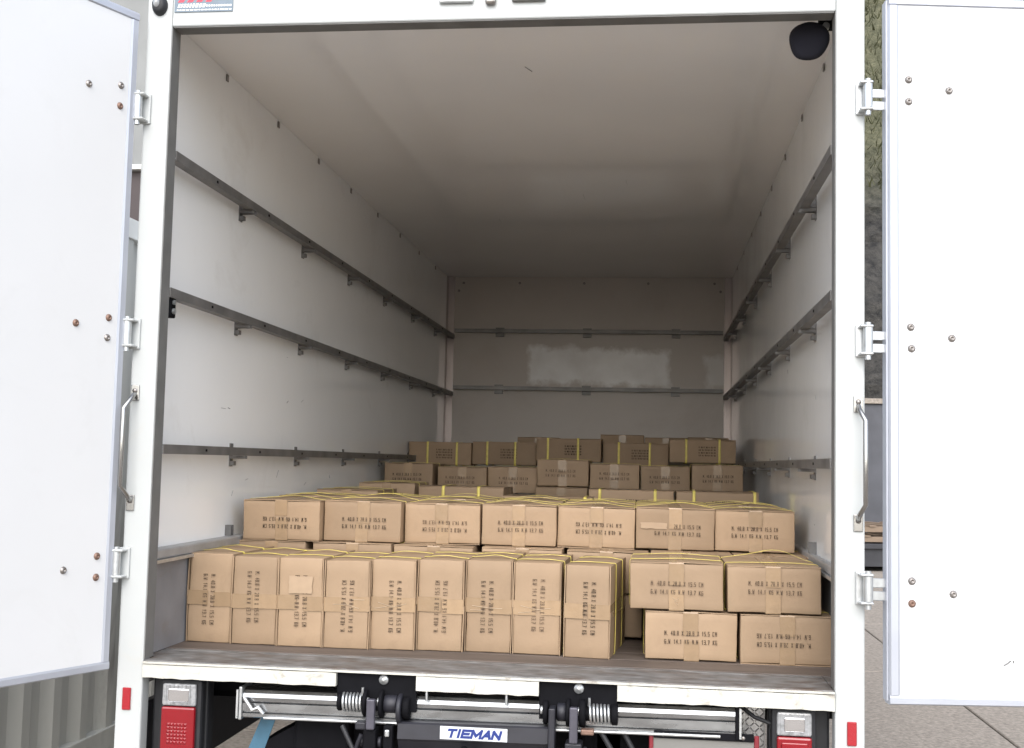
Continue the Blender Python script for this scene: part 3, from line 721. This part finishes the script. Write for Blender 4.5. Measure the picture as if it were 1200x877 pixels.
# TIEMAN lettering: bold slanted strokes
GL = {'T': [((0, 1), (1, 1)), ((.5, 1), (.5, 0))], 'I': [((.5, 0), (.5, 1))], 'E': [((0, 0), (0, 1)), ((0, 1), (1, 1)), ((0, .5), (.85, .5)), ((0, 0), (1, 0))],
      'M': [((0, 0), (0, 1)), ((0, 1), (.5, .25)), ((.5, .25), (1, 1)), ((1, 1), (1, 0))], 'A': [((0, 0), (.6, 1)), ((.6, 1), (1, 0)), ((.28, .33), (.85, .33))],
      'N': [((0, 0), (0, 1)), ((0, 1), (1, 0)), ((1, 0), (1, 1))]}
def stroke_quad(m, p, q, hw, y, f):
    p = Vector(p); q = Vector(q); d = (q - p).normalized(); nn = Vector((-d.y, d.x)) * hw; e = d * hw
    c = [p - e + nn, p - e - nn, q + e - nn, q + e + nn]
    m.add([f(v, y) for v in c], [(0, 1, 2, 3)])
m = MB(); x = -0.078; ch = 0.0190; k = 0
for c_ in 'TIEMAN':
    cw = {'I': 0.006, 'M': 0.025}.get(c_, 0.0205)
    for (a, b) in GL[c_]:
        stroke_quad(m, (x + a[0] * cw, a[1] * ch), (x + b[0] * cw, b[1] * ch), 0.0037, yp - .0019 - k * .00004, lambda v, y: (v.x + v.y * 0.28, y, Z(-0.1755) + v.y)); k += 1
    x += cw + 0.0075
m.build('name_lettering', 'blue', bo)
MB().cyl((-0.03, -0.03, Z(-.215)), (-0.03, -0.01, Z(-.215)), 0.012, 14).build('valve_knob', 'black', bo)
MB().cyl((0.0, -0.03, Z(-.222)), (0.0, -0.01, Z(-.222)), 0.015, 14).build('valve_knob', 'black', bo)
for xx in (-0.147, 0.088): MB().cyl((xx, 0.005, Z(-.085)), (xx, 0.005, Z(-.055)), 0.004, 10).build('grease_nipple', 'galv', TL)

for pts in ([(-0.40, .02, Z(-.17)), (-.36, -.005, Z(-.23)), (-.25, .0, Z(-.27)), (-.10, .01, Z(-.255)), (.05, .015, Z(-.275))],
            [(0.36, .03, Z(-.15)), (.40, .015, Z(-.21)), (.43, .02, Z(-.30))], [(0.42, .04, Z(-.14)), (.455, .03, Z(-.20)), (.46, .03, Z(-.32))]):
    MB().tube(pts, 0.008, 8).build('hydraulic_hose', 'rubber', TL)
# marker plate with red edge, right of the lift
mp_ = MB().bbox(0.502, 0.806, 0.030, 0.040, -0.55, -0.152, 0.003).build('marker_plate', 'marker', TR)
MB().bbox(0.500, 0.512, 0.024, 0.0298, -0.55, -0.150, 0.002, 1).build('plate_border', 'maroon', mp_)
MB().bbox(0.796, 0.810, 0.024, 0.0298, -0.55, -0.142, 0.002, 1).build('plate_border', 'maroon', mp_)
pb = MB().bbox(0.513, 0.795, 0.022, 0.0297, -0.160, -0.138, 0.002, 1).build('plate_strip', 'black', mp_)
for xx in (0.54, 0.655, 0.765): MB().lathe([(0, -.004), (.005, -.004), (.006, 0)], (xx, 0.022, -0.149), 'y', 12).build('bolt', 'bolt', mp_)
# tread plate and cable behind the right lamp
tp = MB().box(0.72, 0.838, 0.16, 0.166, -0.205, -0.07).build('tread_plate', 'tread', TR)
m = MB()
for i in range(8):
    for j in range(9):
        cx, cz = 0.728 + i * .0145, -0.198 + j * .0148
        sg = 1 if (i + j) % 2 else -1; dx, dz = .0055, .0055 * sg
        nx, nz = -.0014 * sg, .0014
        m.add([(cx - dx - nx, .1598, cz - dz - nz), (cx + dx - nx, .1598, cz + dz - nz), (cx + dx + nx, .1598, cz + dz + nz), (cx - dx + nx, .1598, cz - dz + nz),
               (cx - dx * .8, .1578, cz - dz * .8), (cx + dx * .8, .1578, cz + dz * .8)], [(0, 1, 5, 4), (2, 3, 4, 5), (1, 2, 5), (3, 0, 4)])
tag(m.build('tread_bars', 'tread', tp), kind='stuff')
MB().tube([(0.72, 0.10, -0.062), (0.765, 0.09, -0.075), (0.80, 0.07, -0.098), (0.845, 0.06, -0.112)], 0.006, 8).build('lamp_cable', 'rubber', TR)
# blue strap hanging behind the roller
bs = MB().prism([(-0.668, -0.15), (-0.618, -0.13), (-0.690, -0.34), (-0.745, -0.34)], 'y', 0.118, 0.123)
bo2 = bs.build('blue_strap', 'cyanstrap', None); bo2.location = (0, 0, FZ)
tag(bo2, 'faded blue webbing strap hanging slanted below the left end of roller', 'strap')

# ------------------------------------------------------------------ cartons
CWD, CDP, CHT = 0.288, 0.408, 0.153
GLY = {  # stencil characters as strokes on a unit cell
 'M': [(0, 0, 0, 1), (0, 1, .5, .45), (.5, .45, 1, 1), (1, 1, 1, 0)], 'W': [(0, 1, .2, 0), (.2, 0, .5, .6), (.5, .6, .8, 0), (.8, 0, 1, 1)],
 'N': [(0, 0, 0, 1), (0, 1, 1, 0), (1, 0, 1, 1)], 'K': [(0, 0, 0, 1), (0, .45, 1, 1), (.25, .58, 1, 0)], 'X': [(0, 0, 1, 1), (0, 1, 1, 0)],
 'G': [(1, .95, 0, 1), (0, 1, 0, 0), (0, 0, 1, 0), (1, 0, 1, .5), (1, .5, .55, .5)], 'C': [(1, 1, 0, 1), (0, 1, 0, 0), (0, 0, 1, 0)],
 '0': [(0, 0, 0, 1), (0, 1, 1, 1), (1, 1, 1, 0), (1, 0, 0, 0)], '1': [(.5, 0, .5, 1), (.5, 1, .15, .75)],
 '2': [(0, 1, 1, 1), (1, 1, 1, .55), (1, .55, 0, 0), (0, 0, 1, 0)], '3': [(0, 1, 1, 1), (1, 1, 1, 0), (1, 0, 0, 0), (.25, .52, 1, .52)],
 '4': [(.7, 0, .7, 1), (.7, 1, 0, .35), (0, .35, 1, .35)], '5': [(1, 1, 0, 1), (0, 1, 0, .55), (0, .55, 1, .55), (1, .55, 1, 0), (1, 0, 0, 0)],
 '7': [(0, 1, 1, 1), (1, 1, .35, 0)], '8': [(0, 0, 0, 1), (0, 1, 1, 1), (1, 1, 1, 0), (1, 0, 0, 0), (0, .5, 1, .5)], '.': [(.0, 0, .12, 0)]}
def text_strokes(lines, ch, width, gap):
    """quads (x, z) of the lines, each spread over the given width, centred on the origin"""
    out = []
    for li, txt in enumerate(lines):
        adv = []
        for c in txt: adv.append({'.': .55, ' ': .95, '1': .9, 'M': 1.2, 'W': 1.2}.get(c, 1.0))
        cell = width / sum(adv); x = -width / 2
        zb = (len(lines) / 2 - li) * gap - gap / 2 - ch / 2
        for c, a in zip(txt, adv):
            if c in GLY:
                gw = cell * a * 0.47
                for (ax, az, bx, bz) in GLY[c]:
                    out.append(((x + ax * gw, zb + az * ch), (x + bx * gw, zb + bz * ch)))
            x += cell * a
    return out
LINES = ['M. 40.8 X 28.8 X 15.5 CM', 'G.W 14.1 KG N.W 13.7 KG']
TXT = text_strokes(LINES, 0.0125, 0.168, 0.0265)
def print_mesh(w, h, y, ox, oz, hole=None, rot=0.0, hw=0.00092):
    m = MB(); k = 0; ca, sa = math.cos(rot), math.sin(rot)
    for (p, q) in TXT:
        mid = ((p[0] + q[0]) / 2, (p[1] + q[1]) / 2)
        if hole and hole[0] < mid[0] < hole[1] and hole[2] < mid[1] < hole[3]: continue
        stroke_quad(m, p, q, hw, y - (k % 7) * 0.000012, lambda v, yy: (ox + v.x * ca - v.y * sa, yy, oz + v.x * sa + v.y * ca)); k += 1
    return m

def carton_body(w, d, h, seed, amp=0.0024):
    bm = bmesh.new(); bmesh.ops.create_cube(bm, size=1)
    for v in bm.verts: v.co = Vector((v.co.x * w, v.co.y * d, v.co.z * h))
    bmesh.ops.bevel(bm, geom=bm.edges[:], offset=0.0032, segments=2, affect='EDGES', profile=0.5)
    bmesh.ops.subdivide_edges(bm, edges=[e for e in bm.edges if e.calc_length() > 0.05], cuts=6, use_grid_fill=True)
    off = Vector((seed * 3.17, seed * 1.3, seed * 0.7))
    for v in bm.verts:
        q = v.co * 9 + off
        v.co += Vector((noise.noise(q), noise.noise(q + Vector((7, 0, 0))), noise.noise(q + Vector((0, 9, 0))))) * amp
        q = v.co * 38 + off
        v.co += Vector((noise.noise(q), noise.noise(q + Vector((7, 0, 0))), noise.noise(q + Vector((0, 9, 0))))) * 0.0009
        # soft panels bulge a little
        v.co.x += math.copysign(1, v.co.x) * 0.0010 * max(0, 1 - (2 * v.co.z / h) ** 2) * max(0, 1 - (2 * v.co.y / d) ** 2)
    bm.verts.index_update()
    m = MB().add([v.co.copy() for v in bm.verts], [[v.index for v in f.verts] for f in bm.faces], True); bm.free(); return m

def flap(w, d, z0, side, up, seed):
    """half of the closing lid: a thin board whose front edge may stand open by a few mm"""
    r = random.Random(seed * 31 + side * 7 + up); nx, ny = 5, 6; t = 0.0028
    xa, xb = (0.0008, w / 2 - 0.0006) if side > 0 else (-w / 2 + 0.0006, -0.0008)
    lf_in = r.uniform(0.0, 0.0035); lf_out = r.uniform(0, 0.0012)
    top = []
    for j in range(ny + 1):
        for i in range(nx + 1):
            x = xa + (xb - xa) * i / nx; tt = j / ny; y = -d / 2 - 0.0008 + (d + .0016) * tt
            inn = 1 - abs(x) / (w / 2)
            lift = (lf_in * inn + lf_out * (1 - inn) * .4) * (1 - tt) ** 2
            top.append((x, y, lift))
    n = len(top)
    vs = [(x, y, up * (z0 + l + t)) for (x, y, l) in top] + [(x, y, up * (z0 + l)) for (x, y, l) in top]
    fs = []
    for j in range(ny):
        for i in range(nx):
            a = j * (nx + 1) + i; b_ = a + 1; c = a + nx + 2; d_ = a + nx + 1
            fs += [(a, b_, c, d_), (n + d_, n + c, n + b_, n + a)]
    edge = [i for i in range(nx + 1)] + [j * (nx + 1) + nx for j in range(1, ny + 1)] + [ny * (nx + 1) + i for i in range(nx - 1, -1, -1)] + [j * (nx + 1) for j in range(ny - 1, 0, -1)]
    for k in range(len(edge)):
        a, b_ = edge[k], edge[(k + 1) % len(edge)]; fs.append((a, n + a, n + b_, b_))
    return MB().add(vs, fs)

def tape(w, d, h, up, seed, drop):
    r = random.Random(seed * 17 + up * 3); hw = 0.0235; cx = r.uniform(-.004, .004); e = 0.0006
    zt = h / 2 + 0.0040 + e; yf = -d / 2 - 0.0020 - e
    path = [(d / 2, zt)] + [(d / 2 * (1 - 2 * k / 8), zt) for k in range(1, 8)] + [(-d / 2 + .004, zt), (yf + .0012, zt - .0010), (yf, zt - .004)] + [(yf, zt - drop * k / 4) for k in range(1, 5)]
    vs = []; fs = []
    for i, (y, z) in enumerate(path):
        sk = r.uniform(-.0006, .0006)
        vs += [(cx - hw + sk, y, up * z), (cx + hw + sk, y, up * z)]
    for i in range(len(path) - 1): fs.append((2 * i, 2 * i + 1, 2 * i + 3, 2 * i + 2))
    return MB().add(vs, fs)

def strap_loop(wx, hz, y, seed, bulge, slope=0.0, ends=None):
    """flat yellow band round the carton, in the plane across its length (world axes of the carton)"""
    r = random.Random(seed); e = 0.0022; rc = 0.006; W2 = wx / 2 + e; H2 = hz / 2 + e; pts = []
    N = 14
    for k in range(N + 1):                        # top, left to right
        t = k / N; x = -W2 + rc + (2 * W2 - 2 * rc) * t
        pts.append((x, H2 + bulge * math.sin(PI * t) ** 1.3 * (1 + .3 * math.sin(2 * PI * t + seed)), y + slope * (t - .5)))
    for k in range(1, 4): a = PI / 2 * (1 - k / 4); pts.append((W2 - rc + rc * math.cos(a), H2 - rc + rc * math.sin(a), y + slope * .5))
    for k in range(9): pts.append((W2 + 0.0012 * math.sin(PI * k / 8), H2 - rc - (2 * H2 - 2 * rc) * k / 8, y + slope * .5))
    for k in range(9): pts.append((W2 - rc - (2 * W2 - 2 * rc) * k / 8, -H2, y + slope * (.5 - k / 8)))
    for k in range(9): pts.append((-W2 - 0.0012 * math.sin(PI * k / 8), -H2 + rc + (2 * H2 - 2 * rc) * k / 8, y - slope * .5))
    n = len(pts); hw = 0.0068; th = 0.0009; vs = []
    for i, (x, z, yy) in enumerate(pts):
        px, pz = pts[i - 1][0], pts[i - 1][1]; qx, qz = pts[(i + 1) % n][0], pts[(i + 1) % n][1]
        t = Vector((qx - px, qz - pz)); t = t.normalized() if t.length > 0 else Vector((1, 0)); nx, nz = -t.y, t.x
        if nx * x + nz * z < 0: nx, nz = -nx, -nz
        vs += [(x, yy - hw, z), (x, yy + hw, z), (x + nx * th, yy + hw, z + nz * th), (x + nx * th, yy - hw, z + nz * th)]
    fs = []
    for i in range(n):
        j = (i + 1) % n
        for k in range(4): fs.append((4 * i + k, 4 * i + (k + 1) % 4, 4 * j + (k + 1) % 4, 4 * j + k))
    return MB().add(vs, fs, True)

NC = [0]
def carton(x0, x1, yf, z0, z1, label, rot=0, yaw=0.0, group=None, text=True, hole=None, smear=None, wrinkles=(), straps=((-.095, .004, 0), (.10, .005, 0)),
           face='end', flaps=True, side_text=False, depth=None):
    """x0..x1, z0..z1: the face towards the doors; yf: its depth. rot: 0 upright, 180 upside down, 90 / -90 standing on its side.
    face 'end': the short end faces the doors, 'side': the long side does."""
    NC[0] += 1; seed = NC[0]
    wx, hz = x1 - x0, z1 - z0
    R = Matrix.Rotation(math.radians(rot), 4, 'Y')
    if face == 'end':
        dp = depth or CDP
        w, h = (wx, hz) if rot in (0, 180) else (hz, wx)
        R2 = R
    else:
        dp = depth or CWD
        w, h = dp, hz; R2 = Matrix.Rotation(math.radians(90), 4, 'Z') @ R
    d = dp if face == 'end' else wx
    e = empty('carton', ((x0 + x1) / 2, yf + dp / 2, FZ + z0), label, 'carton', group or 'cartons stacked in the truck', yaw)
    up = Matrix.Translation((0, 0, hz / 2))
    e.rotation_euler.y = random.Random(seed + 500).uniform(-.005, .005)
    hb = h - 0.007
    carton_body(w - 0.001, d - 0.002, hb, seed).xf(up @ R2).build('body', 'kraft', e)
    if flaps:
        for s in (-1, 1): flap(w, d, hb / 2 + 0.0003, s, 1, seed).xf(up @ R2).build('flap', 'kraft', e)
        if rot != 0:
            for s in (-1, 1): flap(w, d, hb / 2 + 0.0003, s, -1, seed).xf(up @ R2).build('flap', 'kraft', e)
    r = random.Random(seed)
    dr1 = r.uniform(.060, .085); dr2 = r.uniform(.055, .075)
    if face == 'end' or True:
        tape(w, d, h - 0.0075, 1, seed, min(dr1, h * .55)).xf(up @ R2).build('tape', 'tape', e)
        tape(w, d, h - 0.0075, -1, seed + 5, min(dr2, h * .48)).xf(up @ R2).build('tape', 'tape', e)
    if text and face == 'end':
        ox, oz = r.uniform(-.012, .012), r.uniform(-.006, .009)
        print_mesh(w, h, -d / 2 - 0.0034, ox, oz, hole, r.uniform(-.012, .012)).xf(up @ R2).build('printed_text', 'print', e)
    if side_text:
        m = MB(); k = 0
        for li in range(2):
            for (p, q) in TXT:
                stroke_quad(m, (p[0] * .62 + .03, p[1] * .62 + .018 - li * .034), (q[0] * .62 + .03, q[1] * .62 + .018 - li * .034), 0.0011, -dp / 2 - 0.0030, lambda v, yy: (v.x, yy, v.y)); k += 1
        m.xf(up).build('printed_text', 'print', e)
    if smear:
        pp = blob('s', [(smear[0], smear[2]), (smear[1], smear[2]), (smear[1], smear[3]), (smear[0], smear[3])], 0, None, seed, 0.0016, sub=5)
        MB().prism(pp, 'y', -d / 2 - 0.0036, -d / 2 - 0.0033).xf(up @ R2).build('rubbed_patch', 'smear', e)
    for wv in wrinkles:
        MB().tube([(a, -d / 2 - .0030, b) for (a, b) in wv], 0.0009, 5).xf(up @ R2).build('tape_wrinkle', 'wrinkle', e)
    for i, (sy, bl, sp) in enumerate(straps):
        if face == 'end':
            strap_loop(wx + .0015, hz - .002, sy, seed * 5 + i, bl, sp).xf(up).build('strap', 'strap', e)
        else:
            strap_loop(dp + .0015, hz - .002, sy, seed * 5 + i, bl, sp).xf(up @ Matrix.Rotation(math.radians(90), 4, 'Z')).build('strap', 'strap', e)
    return e

G1 = 'upright cartons of the front row'
ORD = ['first', 'second', 'third', 'fourth', 'fifth', 'sixth', 'seventh', 'eighth', 'ninth']
xs = [(-1.029, -.876), (-.874, -.719), (-.717, -.564), (-.561, -.409), (-.407, -.259), (-.256, -.103), (-.101, .052), (.062, .217), (.243, .391)]
yfs = [.362, .352, .346, .350, .364, .378, .394, .388, .362]
hz_ = [.292, .287, .288, .285, .290, .294, .296, .295, .293]
ex = {0: 'touching the grey kick panel', 1: 'beside the carton at the kick panel', 2: 'with a pale rubbed patch over its print', 3: 'its print running upward',
      4: 'with creased tape', 5: 'its print running upward', 6: 'just before the narrow gap', 7: 'just after the narrow gap', 8: 'showing its strapped long side'}
for i in range(9):
    rot = -90 if i in (3, 5) else 90
    wr = ()
    rr = random.Random(i + 40)
    if i in (3, 4, 6, 7): wr = ([(rr.uniform(-.012, 0), -.05 + rr.uniform(-.02, .02)), (rr.uniform(.0, .008), .0), (rr.uniform(-.008, .008), .045)],
                                [(rr.uniform(.010, .02), -.06), (rr.uniform(.006, .02), -.02)])
    sl = ((-.10 + rr.uniform(-.02, .02), rr.uniform(.002, .008), rr.uniform(-.02, .02)), (.09 + rr.uniform(-.02, .02), rr.uniform(.002, .007), rr.uniform(-.02, .02)))
    carton(xs[i][0], xs[i][1], yfs[i], 0.0005, hz_[i], 'upright carton, %s of the front row, %s' % (ORD[i], ex[i]), rot, -.095 if i == 8 else (-.025 if i == 7 else rr.uniform(-.012, .006)), G1,
           hole=(-.075, -.030, -.04, .04) if i == 2 else None, smear=(-.085, -.030, -.038, .040) if i == 2 else None, wrinkles=wr, straps=sl)
G2 = 'cartons lying flat at the right of the front rows'
carton(.481, .771, .390, 0.0005, .154, 'flat carton on the truck floor right beside the upright cartons', 0, .004, G2)
carton(.782, 1.066, .386, 0.0005, .155, 'flat carton with upside-down print on the floor by the right post', 180, 0, G2)
carton(.434, .729, .388, .157, .309, 'flat carton on top of a floor carton, next to the ninth upright carton', 0, -.006, G2, wrinkles=([(-.012, -.034), (.004, -.048), (.008, -.036), (-.006, -.046), (.004, -.056)],))
carton(.739, 1.030, .384, .158, .307, 'flat carton with a high bowed yellow strap, on top by the right wall', 0, .008, G2,
       straps=((-.10, .004, .0), (.06, .030, -.10)))
# second row: lower layer whose tops show behind the front row
lx = [(-1.030, -.768), (-.742, -.446), (-.440, -.145), (-.112, .180), (.197, .488), (.497, .783), (.789, 1.064)]
G3 = 'low cartons between the front row and the raised row'
ex3 = ['behind the first two upright cartons', 'behind the third and fourth upright cartons', 'behind the fifth and sixth upright cartons', 'behind the seventh and eighth upright cartons',
       'behind the ninth upright carton', 'behind the left raised flat carton', 'behind the flat carton with the bowed strap']
for i, (a, b) in enumerate(lx):
    carton(a, b, .815 + .004 * (i % 3), .155, .306 + .002 * (i % 2), 'low carton, only its top showing, ' + ex3[i], 0, 0, G3, text=False, straps=((.1, .001, 0),))
carton(.200, .470, .83, 0.0005, .153, 'floor carton deep in the gap beside the ninth upright carton', 0, 0, G3, text=False, straps=())
# raised row of seven
rx = [(-1.010, -.716), (-.711, -.419), (-.415, -.131), (-.126, .150), (.153, .438), (.440, .726), (.729, 1.014)]
ry = [.815, .850, .895, .892, .915, .930, .945]
G4 = 'raised row of seven cartons with printed ends'
for i, (a, b) in enumerate(rx):
    rr = random.Random(i + 90)
    carton(a, b, ry[i], .309, .458 + .003 * (i % 2) + (.002 if i > 3 else 0), '%s carton of raised row%s' % (ORD[i].capitalize(), [', nearest the left wall', ' with upright print', ', print upside down', ' with upright print', ' with upside-down print', ', pale smear over its print', ', nearest the right wall'][i]),
           180 if i in (0, 2, 4) else 0, rr.uniform(-.008, .008), G4, hole=(-.09, -.020, -.002, .03) if i == 5 else None,
           smear=(-.125, -.030, .000, .022) if i == 5 else None,
           straps=((-.11 + rr.uniform(-.02, .02), rr.uniform(.006, .016), rr.uniform(-.03, .03)), (.06 + rr.uniform(-.02, .02), rr.uniform(.008, .024), rr.uniform(-.05, .05))))
# tops behind the raised row
G5 = 'cartons whose tops show behind the raised row'
for i, (a, b) in enumerate(rx):
    rr = random.Random(i + 190)
    carton(a - .004, b - .008, ry[i] + .425 + (.02 if i % 2 else 0), .309, .462, 'carton top just behind the %s carton of the raised row' % ORD[i], 0, rr.uniform(-.01, .01), G5, text=False,
           straps=((-.10, rr.uniform(.004, .012), rr.uniform(-.03, .03)), (.08, rr.uniform(.004, .012), rr.uniform(-.03, .03))))
# third rank, partly hidden
G6 = 'half hidden cartons in the middle of the load'
carton(-1.020, -.736, 1.80, .325, .476, 'dim carton edge low by the left wall in mid load', 0, 0, G6)
carton(-.953, -.672, 2.30, .350, .502, 'dim carton end with tape just right of the low one at the left wall', 0, .02, G6)
carton(-.602, -.188, 2.08, .346, .497, 'long carton side with two yellow straps in mid load, left of centre', 0, -.03, G6, face='side', straps=((-.085, .003, 0), (.085, .003, 0)))
carton(-.165, .235, 1.76, .315, .468, 'low carton side at centre of mid load beside the strapped long carton', 0, .01, G6, face='side', straps=((-.17, .003, 0),))
carton(.196, .604, 2.26, .346, .496, 'long carton side with two yellow straps in mid load, right of centre', 0, -.01, G6, face='side', straps=((-.115, .003, 0), (.15, .003, 0)), side_text=True)
carton(.613, 1.003, 2.26, .348, .498, 'long carton side with two yellow straps in mid load, nearest right wall', 0, 0, G6, face='side', straps=((-.175, .003, 0), (.11, .003, 0)), side_text=True)
# fourth rank: seven printed ends
fx = [(-1.016, -.738), (-.714, -.434), (-.430, -.148), (-.142, .145), (.151, .427), (.435, .708), (.716, .995)]
ft = [.600, .585, .591, .638, .620, .614, .627]
G7 = 'dim cartons with printed ends in the back load'
for i, (a, b) in enumerate(fx):
    carton(a, b, 3.14 + .03 * ((i * 7) % 3), ft[i] - .150, ft[i], '%s carton from the left in the dim back row of seven printed ends%s' % (ORD[i].capitalize(), ', standing highest' if i == 3 else ''), 0, 0, G7,
           straps=((.0, .003, 0),))
carton(-.146, .142, 3.10, .334, .484, 'dim carton directly under the highest printed end of the back row', 0, 0, G7, straps=((.0, .002, 0),))
# fifth rank: long sides with straps
bx = [(-1.060, -.652), (-.648, -.236), (-.232, .178), (.184, .598), (.602, 1.012)]
bt = [.737, .745, .775, .757, .785]; by = [4.0, 4.02, 3.96, 4.05, 3.98]
bs_ = [((-.11, .002, .0), (.08, .002, 0)), ((-.07, .002, 0), (.11, .002, 0)), ((-.06, .002, 0), (.13, .002, 0)), ((-.09, .003, 0), (.105, .003, 0)), ((-.105, .002, 0), (.10, .002, 0))]
G8 = 'strapped long cartons along the back of load'
for i, (a, b) in enumerate(bx):
    carton(a, b, by[i], bt[i] - .150, bt[i], '%s carton from the left in the top back row of five strapped long sides' % ORD[i].capitalize(), 0, 0, G8, face='side', straps=bs_[i], side_text=True)
G9 = 'topmost carton edges against the bulkhead'
for i, (a, b, zt, yy) in enumerate([(-.405, -.125, .788, 4.42), (.150, .440, .817, 4.46), (.446, .726, .803, 4.44), (.731, 1.000, .809, 4.47)]):
    carton(a, b, yy, zt - .15, zt, 'carton edge peeping over the %s' % ['joint of second and third strapped back cartons', 'fourth strapped back carton, highest of all', 'joint of fourth and fifth strapped back cartons', 'fifth strapped back carton'][i],
           0, 0, G9, text=False, straps=())
